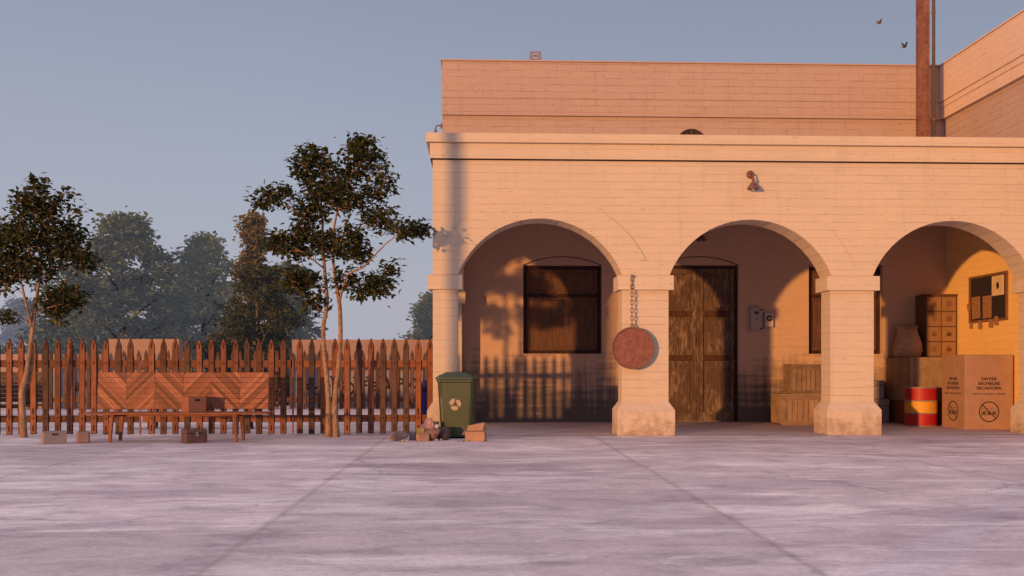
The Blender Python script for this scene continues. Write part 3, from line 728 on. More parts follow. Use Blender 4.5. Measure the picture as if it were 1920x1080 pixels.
# ------------------------------------------------------------------ bench
def make_bench(label, mh, ms, ml):
    t = thing('bench', label, 'bench')
    Wd = 2.84
    b = MB(); b.box(-Wd/2, Wd/2, 0, .235, .425, .452); b.box(-Wd/2+.004, Wd/2-.003, .239, .50, .425, .452); b.build('seat', ms, t, bevel=.006)
    b = MB()
    for x in (-.93, .93): b.box(x-.03, x+.03, .05, .46, .385, .4245)
    b.box(-.9, .9, .22, .27, .39, .4243); b.build('apron', ms, t)
    for x, y in ((-.93, .05), (.93, .05), (-.93, .46), (.93, .46)):
        b = MB(); k = -1 if x < 0 else 1
        b.frust((x+k*.03-.022, x+k*.03+.022, y-.02, y+.02), (x-.03, x+.03, y-.028, y+.028), 0, .384); b.build('leg', ml, t, bevel=.004)
    b = MB(); T = Matrix.Translation((0, .50, .49)) @ Matrix.Rotation(R(-5), 4, 'X')
    hh = .077
    for i in range(7): b.box(-1.34, 1.34, -.002, .02, i*(hh+.006)+.005, i*(hh+.006)+hh+.005)
    o = b.build('backrest', mh, t); o.matrix_local = T
    b = MB()
    for x in (-1.05, -.35, .35, 1.05): b.box(x-.035, x+.035, .0205, .05, -.085, .50)
    o = b.build('back_post', ms, t); o.matrix_local = T
    return t
bn = make_bench('wooden bench with a tall herringbone back in front of the fence', M['herring'], M['bench'], M['bench_leg'])
bn.location = (-4.70, 14.12, 0)
grpb = None
bd = make_bench('dark wooden bench just behind the fence at the left edge', M['herring_shade'], M['bench_shade'], M['bench_shade'])
bd.location = (-9.72, 17.3, 0)
o = dup(bd, (-5.25, 17.3, 0), 0, 'dark wooden bench behind the fence, mostly hidden by the herringbone bench')

o = dup(bn, (-10.72, 14.12, 0), 0, 'herringbone bench in line with the first, beyond the left edge')
# ------------------------------------------------------------------ boxes by the bench
def slot_box(name, label, m, w, d, h, loc, rot, slot=True, cat='box'):
    t = thing(name, label, cat, loc, rot)
    b = MB(); e = .006
    b.box(-w/2, w/2, -d/2, d/2, 0, h); b.build('carton', m, t, bevel=.004)
    b = MB(); b.box(-w/2-.001, -.002, -d/2-.001, d/2+.001, h+.0005, h+.004); b.box(.002, w/2+.001, -d/2-.001, d/2+.001, h+.0005, h+.004); b.build('lid_flap', m, t)
    if slot:
        b = MB(); b.box(-w*.13, w*.13, -d/2-.003, -d/2-.0005, h*.74, h*.88); b.build('hand_hole', M['slot'], t)
    return t
slot_box('cardboard_box', 'small red brown cardboard box standing on the bench seat', M['card_red'], .285, .27, .235, (-4.45, 14.37, .453), R(40))
slot_box('cardboard_box', 'greyish cardboard box on the ground left of the bench', M['card_grey'], .32, .24, .18, (-6.42, 14.0, 0), R(33))
t = thing('wooden_chest', 'low dark worn chest on the ground under the bench', 'chest', (-4.36, 14.10, 0), R(36))
b = MB(); b.box(-.16, .16, -.12, .12, 0, .145); b.build('body', M['leather'], t, bevel=.008)
b = MB(); b.frust((-.165, .165, -.125, .125), (-.158, .158, -.118, .118), .149, .208); b.build('lid', M['leather'], t, bevel=.01)
b = MB(); b.box(-.02, .02, -.131, -.1265, .10, .17); b.build('clasp', M['tin'], t)
for x in (-.1, .1):
    b = MB(); b.box(x-.012, x+.012, -.1242, -.1206, .004, .143); b.build('strap', M['cabinet_side'], t)
b = MB(); b.box(-.095, .095, -.085, .085, 0, .17); o = b.build('clay_block', M['clay'], None, bevel=.028, seg=4, loc=(-6.05, 14.15, 0), rotz=R(24))
tag(o, 'small rounded red brown block on the ground between grey box and bench', 'block')
def blob(name, m, r, loc, label, cat, sq=(1, .8, .5), seed=1, parent=None, amp=.18, group=None):
    rr = random.Random(seed); bm = bmesh.new(); bmesh.ops.create_icosphere(bm, subdivisions=3, radius=1)
    ks = [(Vector((rr.uniform(-1, 1), rr.uniform(-1, 1), rr.uniform(-1, 1))).normalized(), rr.uniform(-amp, amp)) for _ in range(14)]
    for v in bm.verts:
        d = v.co.normalized(); f = 1+sum(a*max(0, d.dot(k))**3 for k, a in ks); v.co = Vector((d.x*f*sq[0], d.y*f*sq[1], d.z*f*sq[2]))*r
    if amp > .35:
        for v in bm.verts: v.co *= 1+rr.uniform(-.09, .09)
    z0 = min(v.co.z for v in bm.verts); h = -z0
    for v in bm.verts:
        v.co.z -= z0
        if v.co.z < .1*h: v.co.z = max(v.co.z*.3, 0)
    me = bpy.data.meshes.new(name); bm.to_mesh(me); bm.free(); me.materials.append(m)
    me.polygons.foreach_set('use_smooth', [amp < .35]*len(me.polygons))
    o = bpy.data.objects.new(name, me); C.objects.link(o); o.location = loc
    if parent: o.parent = parent
    if label: tag(o, label, cat, group)
    return o
blob('stone', M['stone'], .2, (-7.60, 14.15, 0), 'flat brown stone on the ground at the far left edge', 'stone', (1, .8, .42), 3)

# ------------------------------------------------------------------ wheelie bin
t = thing('wheelie_bin', 'green wheelie bin with a tan recycling mark in front of the porch', 'wheelie bin', (-.37, 14.99, 0), R(-7))
def rrect(hx, hy, r, n=5):
    pts = []
    for cx, cy, a0 in ((hx-r, hy-r, 0), (-hx+r, hy-r, 90), (-hx+r, -hy+r, 180), (hx-r, -hy+r, 270)):
        for i in range(n+1):
            a = R(a0+90*i/n); pts.append((cx+r*math.cos(a), cy+r*math.sin(a)))
    return pts
def loft(mb, secs, cap=True):
    k = len(secs[0][0]); o = len(mb.v)
    for pts, z in secs:
        for p in pts: mb.v.append((p[0], p[1], p[2] if len(p) > 2 else z))
    for i in range(len(secs)-1):
        for j in range(k):
            mb.f.append([o+i*k+j, o+i*k+(j+1) % k, o+(i+1)*k+(j+1) % k, o+(i+1)*k+j]); mb.m.append(mb.cur)
    if cap:
        mb.f.append([o+j for j in range(k)][::-1]); mb.m.append(mb.cur)
        mb.f.append([o+(len(secs)-1)*k+j for j in range(k)]); mb.m.append(mb.cur)
    return mb
def shift(pts, dx, dy): return [(x+dx, y+dy) for x, y in pts]
b = MB(); loft(b, [(rrect(.235, .20, .05), .025), (rrect(.25, .215, .055), .06), (rrect(.297, .262, .06), .90), (rrect(.30, .265, .06), .912), (rrect(.312, .277, .06), .914), (rrect(.314, .28, .06), .955)])
b.build('body', M['green'], t, smooth=False, bevel=.006)
b = MB(); loft(b, [(rrect(.325, .285, .06), .957), (rrect(.33, .29, .06), .962), (rrect(.33, .29, .06), .985), (rrect(.318, .278, .06), .992), (rrect(.285, .245, .08), 1.02), (rrect(.27, .23, .08), 1.035), (rrect(.235, .19, .08), 1.038), (rrect(.215, .17, .08), 1.062), (rrect(.17, .13, .06), 1.072)])
lid = b.build('lid', M['green_lid'], t, bevel=.005)
for x in (-.24, .24):
    b = MB(); b.frust((x-.012, x+.012, -.250, -.22), (x-.012, x+.012, -.277, -.25), .66, .90); b.build('rib', M['green'], t, bevel=.003)
b = MB(); b.tube([(-.22, .27, .99), (-.22, .32, 1.02), (.22, .32, 1.02), (.22, .27, .99)], .014); b.build('handle', M['green_lid'], t)
b = MB(); b.box(-.245, -.20, .18, .235, 1.02, 1.055); b.box(.20, .245, .18, .235, 1.02, 1.055); b.build('hinge', M['green_lid'], lid, bevel=.004)
for x in (-.285, .285):
    b = MB(); b.lathe([(.07, -.025), (.098, -.022), (.10, 0), (.098, .022), (.07, .025)], 20, Matrix.Translation((x, .19, .10)) @ Matrix.Rotation(R(90), 4, 'Y')); b.build('wheel', M['rubber'], t)
b = MB(); b.tube([(-.26, .19, .10), (.26, .19, .10)], .014); b.build('axle', M['rubber'], t)
b = MB()      # three bent chasing arrows
for k in range(3):
    a0 = 90+120*k
    P_ = lambda r_, a: (r_*math.cos(R(a0+a)), r_*math.sin(R(a0+a)))
    pts = [P_(.040, 4), P_(.034, 34), P_(.040, 66), P_(.030, 74), P_(.074, 109), P_(.118, 76), P_(.110, 68), P_(.112, 46), P_(.108, 24), P_(.104, 2)]
    b.prism(pts, -.0015, .0)
o = b.build('recycling_mark', M['bin_mark'], t); o.matrix_local = Matrix.Translation((-.005, -.2505, .555)) @ Matrix.Rotation(R(3.2), 4, 'X') @ Matrix.Scale(.9, 4)

# ------------------------------------------------------------------ rubbish
G = 'rubbish lying by the green bin'
def gx(px, d): return d*(.0346+(px-728)/1300)
blob('paper_bag', M['brown_bag'], .17, (-1.30, 14.35, 0), 'crumpled brown bag at the left end of the rubbish', 'bag', (1, .6, .55), 11, amp=.5, group=G)
b = MB(); b.lathe([(.05, 0), (.053, .004), (.053, .12), (.045, .13), (.042, .128)], 16); o = b.build('tin_can', M['tin'], None, smooth=True, loc=(-1.07, 14.5, 0)); tag(o, 'grey blue tin standing among the rubbish', 'tin', G)
b = MB(); b.box(-.06, .06, -.05, .05, 0, .15); b.frust((-.06, .06, -.05, .05), (-.06, .06, -.006, .006), .1505, .19); o = b.build('drink_carton', M['yellow'], None, bevel=.004, loc=(-.96, 14.5, 0), rotz=R(20)); tag(o, 'dull yellow carton in the middle of the rubbish', 'carton', G)
blob('food_wrapper', M['pink'], .14, (-.86, 14.66, 0), 'pink and white crumpled wrapper on top of the rubbish', 'wrapper', (.8, .6, 1.1), 21, amp=.55, group=G)
t = thing('bottle', 'off white plastic bottle with a dark cap against the pillar base', 'bottle', (-.71, 14.70, 0), group=G)
b = MB(); b.lathe([(.055, 0), (.062, .01), (.062, .20), (.052, .23), (.035, .245)], 18); b.build('body', M['white'], t, smooth=True)
b = MB(); b.lathe([(.05, .2465), (.05, .275), (.046, .28)], 16); b.build('cap', M['dark_pot'], t)
b = MB(); b.lathe([(.06, .0), (.10, .03), (.125, .09), (.12, .15), (.09, .19), (.085, .20), (.075, .19)], 20); o = b.build('cooking_pot', M['dark_pot'], None, smooth=True, loc=(-.585, 14.55, 0)); tag(o, 'dark round pot lying beside the bin', 'pot', G)
t = slot_box('small_carton', 'small brown carton in front of the rubbish', M['card'], .17, .13, .11, (-.90, 14.26, 0), R(24), False, 'carton'); t['group'] = G
blob('crumpled_ball', M['white'], .06, (-.84, 14.40, 0), 'small white crumpled ball behind the small carton', 'paper ball', (1, 1, .9), 31, amp=.4, group=G)
blob('food_scrap', M['stone'], .085, (-.74, 14.36, 0), 'brown lump at the right end of the rubbish', 'scrap', (1.1, .8, .8), 41, amp=.5, group=G)
for i, (x, y, s) in enumerate(((-1.19, 14.12, .03), (-1.12, 14.1, .028), (-1.24, 14.16, .024), (-.68, 14.28, .028), (-.62, 14.45, .02))):
    blob('pebble', M['scrap'], s, (x, y, 0), 'tiny pale pebble in front of the rubbish', 'pebble', (1, .8, .6), 50+i, group='pebbles by the rubbish')
for i in range(13):
    b = MB(); k = rnd.uniform(.6, 1.3)
    b.add([(-.035*k, 0, 0), (0, -.014*k, .006), (.04*k, .004, .002), (.004, .018*k, .012)], [(0, 1, 2, 3)])
    dk = i % 3 != 1
    o = b.build('paper_scrap' if not dk else 'dead_leaf', M['scrap_dark'] if dk else M['scrap'], None, loc=(rnd.uniform(-.42, .12), rnd.uniform(14.03, 14.5), .004), rotz=rnd.uniform(0, 6))
    tag(o, 'dark curled leaf on the ground before the bin' if dk else 'dirty paper scrap on the ground before the bin', 'leaf' if dk else 'scrap', 'dead leaves before the bin' if dk else 'paper scraps before the bin')
# torn open carton at the right of the bin
t = thing('open_carton', 'torn open brown cardboard carton right of the green bin', 'carton', (-.07, 14.32, 0), R(-9), G)
b = MB(); b.frust((-.155, .155, -.11, .11), (-.15, .15, -.10, .11), 0, .15); b.build('carton', M['card'], t, bevel=.004)
b = MB(); b.add([(-.155, -.105, .152), (.155, -.105, .152), (.14, .03, .165), (-.15, .03, .152)], [(0, 1, 2, 3)]); b.add([(-.15, .02, .155), (.10, .02, .152), (.13, .04, .285), (-.13, .04, .235)], [(0, 1, 2, 3)])
b.add([(.102, .02, .152), (.155, .10, .152), (.18, .13, .26), (.132, .04, .285)], [(0, 1, 2, 3)]); b.build('flap', M['card'], t)
b = MB(); b.add([(-.155, -.08, .10), (-.21, -.10, .10), (-.19, .05, .16), (-.155, .06, .15)], [(0, 1, 2, 3)]); b.build('flap', M['card'], t)
b = MB(); b.add([(-.13, .041, .236), (.13, .041, .287), (.16, .11, .275), (-.10, .12, .225)], [(0, 1, 2, 3)]); b.build('torn_edge', M['card_red'], t)

# ------------------------------------------------------------------ crates on the porch
def slat_crate(label, w, d, h, loc, rotz=0):
    t = thing('wooden_crate', label, 'crate', loc, rotz, 'slatted wooden crates on the porch')
    b = MB(); n = 9; s = w/n
    for i in range(n): b.box(-w/2+i*s+.006, -w/2+(i+1)*s-.006, -d/2, -d/2+.02, .03, h-.03)
    b.box(-w/2, -w/2+.02, -d/2+.021, d/2, .03, h-.03); b.box(w/2-.02, w/2, -d/2+.021, d/2, .03, h-.03); b.box(-w/2, w/2, d/2+.001, d/2+.02, .03, h-.03)
    b.box(-w/2+.02, w/2-.02, -d/2+.021, d/2, .02, .04); b.build('boards', M['crate'], t)
    b = MB(); b.box(-w/2-.012, w/2+.012, -d/2-.016, -d/2-.001, .0, .07); b.box(-w/2-.012, w/2+.012, -d/2-.016, -d/2-.001, h-.11, h-.03); b.build('batten', M['crate_rail'], t, bevel=.003)
    b = MB(); b.box(-w/2-.015, w/2+.015, -d/2-.02, d/2+.022, h-.029, h); b.build('lid', M['crate_rail'], t, bevel=.003)
    return t
slat_crate('lower slatted wooden crate left of the third pillar', 1.0, .62, .62, (6.49, 18.33, .006))
slat_crate('upper slatted wooden crate stacked left of the third pillar', .86, .5, .60, (6.69, 18.42, .626))
def trunk_box(label, w, d, h, loc):
    t = thing('storage_trunk', label, 'trunk', loc, 0, 'grey storage trunks on the porch')
    b = MB(); b.box(-w/2, w/2, -d/2, d/2, 0, h*.72); b.build('body', M['trunk_grey'], t, bevel=.015)
    b = MB(); b.box(-w/2-.012, w/2+.012, -d/2-.012, d/2+.012, h*.725, h); b.build('lid', M['trunk_grey'], t, bevel=.02)
    b = MB(); b.box(-.04, .04, -d/2-.025, -d/2-.0125, h*.6, h*.8); b.build('latch', M['tin'], t)
    return t
trunk_box('lower grey storage trunk right of the third pillar', 1.0, .42, .495, (7.98, 18.9, .006))
trunk_box('upper grey storage trunk right of the third pillar', .88, .38, .385, (7.94, 18.9, .502))
t = thing('plywood_crate', 'big plywood crate with a diagonal brace under the sack', 'crate', (9.245, 18.6, .476))
w_, d_, h_ = 1.27, 1.12, .885
b = MB(); b.box(-w_/2, w_/2, -d_/2, d_/2, 0, h_); b.build('panel', M['big_crate'], t, bevel=.006)
b = MB(); b.prism([(-w_/2+.05, h_-.03), (-w_/2+.11, h_-.03), (.12, .03), (.06, .03)], -d_/2-.016, -d_/2-.001); b.build('brace', M['big_crate'], t, bevel=.003)
b = MB(); b.box(-w_/2+.002, -w_/2+.045, -d_/2-.016, -d_/2-.001, .0, h_); b.build('corner_batten', M['big_crate'], t, bevel=.003)
t = thing('low_crate', 'dark red low crate at the bottom of the porch stack', 'crate', (9.245, 18.6, .006))
b = MB(); b.box(-w_/2-.01, w_/2, -d_/2, d_/2, 0, .465); b.build('panel', M['big_crate_low'], t, bevel=.006)
b = MB(); b.box(-w_/2-.01, w_/2, -d_/2-.014, -d_/2-.001, .38, .46); b.box(-w_/2-.01, w_/2, -d_/2-.014, -d_/2-.001, 0, .08); b.build('batten', M['big_crate_low'], t)
# sack
t = thing('burlap_sack', 'plump burlap sack standing on the plywood crate', 'sack', (8.945, 18.86, 1.363))
b = MB(); secs = []
for z, hx, hy in ((0, .22, .20), (.03, .27, .25), (.15, .295, .27), (.30, .285, .25), (.42, .24, .20), (.52, .20, .14), (.58, .205, .085), (.615, .22, .05), (.66, .235, .03)):
    pts = []
    for j in range(40):
        a = 2*PI*j/40; e = 1 if z < .45 else 1.35
        x = hx*math.copysign(abs(math.cos(a))**(1/e), math.cos(a)); y = hy*math.copysign(abs(math.sin(a))**(1/e), math.sin(a))
        k = 1+.035*math.sin(3*a+z*9)+.02*math.sin(7*a-z*14)
        zz = z + (.045*(abs(x)/.235)**2 - .02 if z > .6 else 0) + (.012*math.sin(5*a) if z > .5 else 0)
        pts.append((x*k, y*k, zz))
    secs.append((pts, z))
loft(b, secs); b.build('sack_body', M['burlap'], t, smooth=True)
b = MB(); b.tube([(-.20, -.06, .635), (0, -.055, .60), (.20, -.06, .635)], .006, 6); b.build('hem_seam', M['scrap'], t, smooth=True)
# cabinet of drawers
t = thing('drawer_cabinet', 'brown cabinet with eight small drawers in the porch corner', 'cabinet', (9.58, 18.92, 1.363))
cw, cd, chh = .65, .44, 1.29
b = MB(); b.box(-cw/2, cw/2, -cd/2, cd/2, 0, chh); b.build('carcass', M['cabinet_side'], t)
b = MB(); b.box(-cw/2-.006, cw/2+.006, -cd/2-.03, cd/2, chh+.001, chh+.03); b.build('top', M['cabinet_side'], t, bevel=.004)
for i in range(4):
    for j in range(2):
        xa = -cw/2+.02+j*(cw/2-.01); za = .03+i*.313
        b = MB(); b.box(xa, xa+cw/2-.03, -cd/2-.018, -cd/2-.001, za, za+.288)
        dw = b.build('drawer', M['cabinet'], t, bevel=.006)
        xc = xa+cw/4-.015
        b = MB(); b.box(xc-.05, xc+.05, -cd/2-.024, -cd/2-.0185, za+.10, za+.175); b.build('label_holder', M['board_frame'], dw)
        b = MB(); b.box(xc-.035, xc+.035, -cd/2-.04, -cd/2-.0185, za+.195, za+.21); b.build('pull', M['chain'], dw)
# oil drum
t = thing('oil_drum', 'red steel drum with a yellow band round its middle', 'drum', (8.66, 17.70, .006))
r = .297
def drum_seg(name, m, z0, z1): b = MB(); b.lathe([(r, z0), (r, z1)], 40); o = b.build(name, m, t, smooth=False); return o
b = MB(); b.lathe([(r-.012, 0), (r+.008, .0), (r+.010, .012), (r+.002, .022), (r-.003, .024)], 40); b.build('bottom_rim', M['drum_steel'], t)
drum_seg('lower_band', M['drum_red'], .0245, .255); drum_seg('middle_band', M['drum_yellow'], .2555, .50); drum_seg('upper_band', M['drum_red'], .5005, .74)
for z in (.255, .50):
    b = MB(); b.lathe([(r+.001, z-.014), (r+.011, z-.005), (r+.011, z+.005), (r+.001, z+.014)], 40); b.build('hoop', M['drum_steel'], t, smooth=True)
b = MB(); b.lathe([(r+.001, .7405), (r+.010, .75), (r+.010, .765), (r-.008, .77), (r-.012, .752), (.001, .75)], 40); b.build('top_rim', M['drum_steel'], t)

# ------------------------------------------------------------------ dryer carton
def text_obj(body, size, mat, parent, loc, rotz, sx=1.0, name='printed_text', bold=.0):
    cu = bpy.data.curves.new('lettering', 'FONT'); cu.body = body; cu.size = size; cu.align_x = 'CENTER'; cu.align_y = 'CENTER'; cu.offset = bold; cu.extrude = .0006
    tmp = bpy.data.objects.new('lettering', cu); C.objects.link(tmp)
    dg = bpy.context.evaluated_depsgraph_get(); me = bpy.data.meshes.new_from_object(tmp.evaluated_get(dg))
    bpy.data.objects.remove(tmp); bpy.data.curves.remove(cu)
    me.materials.clear(); me.materials.append(mat)
    o = bpy.data.objects.new(name, me); C.objects.link(o); o.parent = parent
    o.location = loc; o.rotation_euler = (R(90), 0, rotz); o.scale = (sx, 1, 1)
    return o
t = thing('dryer_carton', 'large brown cardboard dryer box printed in three languages', 'carton', (9.405, 17.02, .006))
w_, d_, h_ = .91, .84, 1.385
b = MB(); b.box(-w_/2, w_/2, -d_/2, d_/2, 0, h_-.004); bx = b.build('carton', M['card'], t, bevel=.006)
b = MB(); b.box(-w_/2-.001, w_/2+.001, -d_/2-.001, -.002, h_-.0035, h_); b.box(-w_/2-.001, w_/2+.001, .002, d_/2+.001, h_-.0035, h_); b.build('lid_flap', M['card'], t)
def ban(parent, T):
    b = MB(); n = 48
    for i in range(n):
        a, c = 2*PI*i/n, 2*PI*(i+1)/n
        b.prism([(.172*math.cos(a), .172*math.sin(a)), (.192*math.cos(a), .192*math.sin(a)), (.192*math.cos(c), .192*math.sin(c)), (.172*math.cos(c), .172*math.sin(c))], -.0015, 0)
    b.prism([(-.130, .118), (-.118, .130), (.130, -.118), (.118, -.130)], -.0025, -.0016)
    for x0, x1, z0, z1 in ((-.145, .145, .062, .066), (-.145, .145, -.066, -.062), (-.145, -.141, -.062, .062), (.141, .145, -.062, .062), (-.05, -.047, -.062, .062), (.047, .05, -.062, .062)): b.box(x0, x1, -.001, 0, z0, z1)
    for cx in (-.098, 0, .096):
        b.box(cx-.028, cx+.022, -.001, 0, -.04, -.012); b.box(cx-.012, cx+.030, -.001, 0, -.010, .008)
        for q in (-.02, .02): b.prism([(cx+q+.012*math.cos(2*PI*i/10), -.046+.012*math.sin(2*PI*i/10)) for i in range(10)], -.0014, -.0001)
        b.box(cx-.034, cx-.030, -.001, 0, -.012, .038)
    o = b.build('no_handling_sign', M['ink'], parent); o.matrix_local = T
for side in (0, 1):
    if side == 0: L = lambda z: (.0, -d_/2-.002, z); rz = 0
    else: L = lambda z: (-w_/2-.002, 0, z); rz = R(-90)
    text_obj('DRYER', .072, M['ink'], t, L(.932), rz, 1.35, bold=.0022)
    text_obj('SECHEUSE', .072, M['ink'], t, L(.846), rz, 1.25, bold=.0022)
    text_obj('SECADORA', .072, M['ink'], t, L(.762), rz, 1.25, bold=.0022)
    text_obj('FRONT / DEVANT / FRENTE', .046, M['ink'], t, L(.655), rz, 1.10, bold=.0004)
    ban(t, Matrix.Translation(L(.327)) @ Matrix.Rotation(rz, 4, 'Z'))

# ------------------------------------------------------------------ notice board on the wing wall
t = thing('notice_board', 'dark framed notice board on the ochre side wall', 'notice board', (XR, 17.57, 2.05))
y0, y1, hh = -.67, .67, .93
def onwall(b, ya, yb, za, zb, x0, x1): b.box(-x1, -x0, ya, yb, za, zb)
b = MB(); onwall(b, y0+.04, y1-.04, .04, hh-.04, .002, .02); b.build('panel', M['board'], t)
b = MB()
for a in ((y0, y1, 0, .045), (y0, y1, hh-.045, hh), (y0, y0+.045, .0455, hh-.0455), (y1-.045, y1, .0455, hh-.0455)): onwall(b, *a, .002, .04)
b.build('frame', M['board_frame'], t, bevel=.004)
U = lambda u: y1-(y1-y0)*u          # u runs from the far end to the near end
G3 = 'papers pinned on the notice board'
def paper(name, label, m, u0, u1, z0, z1, tilt=0, x=.024, cat='paper', group=None):
    w2, h2 = abs(U(u1)-U(u0))/2, (z1-z0)/2
    b = MB(); b.box(-.0015, .0015, -w2, w2, -h2, h2)
    o = b.build(name, m, None); o.location = (XR-x, 17.57+(U(u0)+U(u1))/2, 2.05+(z0+z1)/2); o.rotation_euler = (R(tilt), 0, 0)
    return tag(o, label, cat, group)
paper('note_sheet', 'far brown printed sheet low on the notice board', M['note'], .07, .30, .08, .52, -2, group=G3)
paper('note_sheet', 'middle brown printed sheet low on the notice board', M['note'], .37, .60, .07, .51, 0, group=G3)
o = paper('poster', 'cream sheet with a black blot in the top corner of the notice board', M['paper'], .61, .92, .49, .87, 0, group=G3)
b = MB(); rr = random.Random(4)
pts = [((.045+rr.uniform(-.01, .014))*math.cos(2*PI*i/18), .07*math.sin(2*PI*i/18)*(1+rr.uniform(-.12, .2))) for i in range(18)]
Tb = Matrix.Translation((-.0026, 0, .0)) @ Matrix.Rotation(R(-90), 4, 'Z')
b.prism(pts, -.0006, .0006, Tb)
for i in range(9):
    a = rr.uniform(0, 6.28); q = rr.uniform(.08, .13); b.prism([(q*math.cos(a)+.008*math.cos(k*1.05), q*1.2*math.sin(a)+.008*math.sin(k*1.05)) for k in range(6)], -.0006, .0006, Tb)
b.build('ink_blot', M['ink'], o)
G4 = 'paper tags hanging off the notice board'
for u0, u1, z0, z1, tl, lb in ((.04, .11, -.11, .02, 6, 'brown tag under the far corner of the notice board'), (.28, .37, -.13, .03, -2, 'second brown tag under the notice board from its far end'),
        (.56, .66, -.12, .04, 3, 'third brown tag under the notice board from its far end'), (.70, .80, -.08, .09, 4, 'near brown tag stuck over the bottom frame'), (-.03, .03, .26, .40, -14, 'brown tag on the far side of the board frame')):
    paper('paper_tag', lb, M['tag'], u0, u1, z0, z1, tl, .046, 'tag', G4)

# ------------------------------------------------------------------ roof things
t = thing('steel_column', 'tall rusty square steel column rising behind the cornice', 'column', (8.99, 18.3, 5.0))
b = MB(); b.box(-.105, .105, -.08, .08, 0, 6.5); b.build('post', M['rust_pole'], t, bevel=.012)
b = MB(); b.box(.065, .105, -.092, -.081, 0, 6.5); b.box(-.105, -.065, -.092, -.081, 0, 6.5); b.build('edge_strip', M['rust_pole'], t)
b = MB(); b.box(-.2, .2, -.2, .2, 0.001, .03); b.build('base_plate', M['rust_pole'], t)
t = thing('roof_pipe', 'thin dark pipe standing right of the rusty column', 'pipe', (9.27, 18.4, 5.0))
b = MB(); b.tube([(0, 0, 0), (0, 0, 6.5)], .032, 12); b.build('tube', M['pole'], t, smooth=True)
for z in (1.2, 3.4, 5.4):
    b = MB(); b.tube([(0, 0, z), (0, 0, z+.05)], .039, 12); b.build('collar', M['chain'], t)
t = thing('roof_vent', 'small grey box on top of the upper wall', 'vent', (1.17, 19.46, 7.61))
b = MB(); b.frust((-.135, .135, -.1, .1), (-.12, .12, -.09, .09), 0, .26); b.build('case', M['vent'], t, bevel=.008)
b = MB(); b.lathe([(.06, 0), (.06, .008)], 16, Matrix.Translation((0, -.094, .15)) @ Matrix.Rotation(R(90), 4, 'X')); b.box(-.05, .05, -.112, -.096, .03, .05); b.build('dial', M['vent_mark'], t)
b = MB(); b.box(-.035, .035, -.106, -.1025, .14, .165); b.build('dial_slot', M['dark_glass'], t)

# ------------------------------------------------------------------ birds
def bird(label, m, loc, yaw, flap, s):
    o_ = MB()
    secs = []
    for x, ry, rz, zc in ((-.11, .012, .006, .004), (-.06, .022, .014, .0), (-.035, .022, .022, 0), (0, .034, .034, -.003), (.04, .034, .034, .0), (.065, .024, .026, .008), (.085, .025, .026, .014), (.105, .016, .017, .014), (.125, .004, .004, .010)):
        secs.append(([(x, ry*math.cos(2*PI*j/12), zc+rz*math.sin(2*PI*j/12)) for j in range(12)], 0))
    loft(o_, secs)
    for sd in (-1, 1):
        def P(x, y, up): return (x, sd*(.02+y*math.cos(flap)), .015+y*math.sin(flap)+up)
        a = [P(.055, 0, 0), P(.07, .07, .01), P(.045, .17, 0), P(-.02, .19, 0), P(-.03, .10, 0), P(-.03, 0, 0)]
        n = len(a); lo = [(x, y, z-.006) for x, y, z in a]
        o_.add(a+lo, [tuple(range(n)), tuple(range(2*n-1, n-1, -1))]+[(i, i+n, (i+1) % n+n, (i+1) % n) for i in range(n)])
    o_.add([(-.08, -.012, .004), (-.08, .012, .004), (-.17, .035, .0), (-.17, -.035, .0), (-.08, -.012, -.003), (-.08, .012, -.003), (-.17, .035, -.005), (-.17, -.035, -.005)], [(0, 1, 2, 3), (7, 6, 5, 4), (0, 4, 5, 1), (1, 5, 6, 2), (2, 6, 7, 3), (3, 7, 4, 0)])
    o = o_.build('bird', m, None); o.location = loc; o.rotation_euler = (R(12), R(-8), yaw); o.scale = (s, s, s)
    return tag(o, label, 'bird', 'birds over the roof')
bird('small brown bird flying high left of the steel column', M['bird'], (11.05, 25, 10.72), R(5), R(38), .72)
bird('dark bird flying lower, close beside the steel column', M['bird_dark'], (11.76, 25, 10.07), R(15), R(52), .78)

# ------------------------------------------------------------------ yard walls behind
t = thing('graffiti_wall', 'pink brick yard wall with black graffiti on its whitewashed lower half', 'wall', (-3.9, 26.7, 0))
xa, xb = fx(414, 26.6)+3.9, 3.2
b = MB(); b.box(xa, xb, 0, .25, 0, 1.98); b.build('brickwork', M['brick_low'], t)
b = MB(); b.box(xa, xb, -.006, -.002, .04, 1.02); b.build('whitewash', M['whitewash'], t)
def ribbon(mb, pts, wd, y):
    pts = [Vector((p[0], 0, p[1])) for p in pts]; n = len(pts)
    for i in range(n-1):
        d = (pts[i+1]-pts[i]); d.normalize(); q = Vector((-d.z, 0, d.x))*wd/2; e_ = d*wd*.3
        a = [pts[i]-q-e_, pts[i]+q-e_, pts[i+1]+q+e_, pts[i+1]-q+e_]
        mb.add([(v.x, y-.0004*(i % 3), v.z) for v in a], [(0, 1, 2, 3)])
def scrawl(mb, x, z, s, seed, y=-.011):
    r_ = random.Random(seed); k = r_.choice((0, 1, 2, 3)); pts = []
    for i in range(22):
        u = i/21
        if k == 0: a = 5.2*u*1.2; pts.append((x+s*(.2+.8*u)*math.cos(a)*.6, z+s*(.2+.8*u)*math.sin(a)))
        elif k == 1: pts.append((x+s*.7*math.sin(u*6.5), z+s*(1-2*u)))
        elif k == 2: a = 6.0*u; pts.append((x+s*.7*math.cos(a), z+s*math.sin(a)))
        else: pts.append((x+s*(u*1.6-.8), z+s*math.sin(u*8+1)*.8))
    ribbon(mb, pts, .055, y)
b = MB(); r_ = random.Random(9)
for i in range(19): scrawl(b, xa+.5+i*.235, r_.uniform(.55, .85), r_.uniform(.10, .24), 100+i)
for i in range(9): scrawl(b, xa+.6+i*.47, r_.uniform(.22, .3), r_.uniform(.08, .13), 300+i)
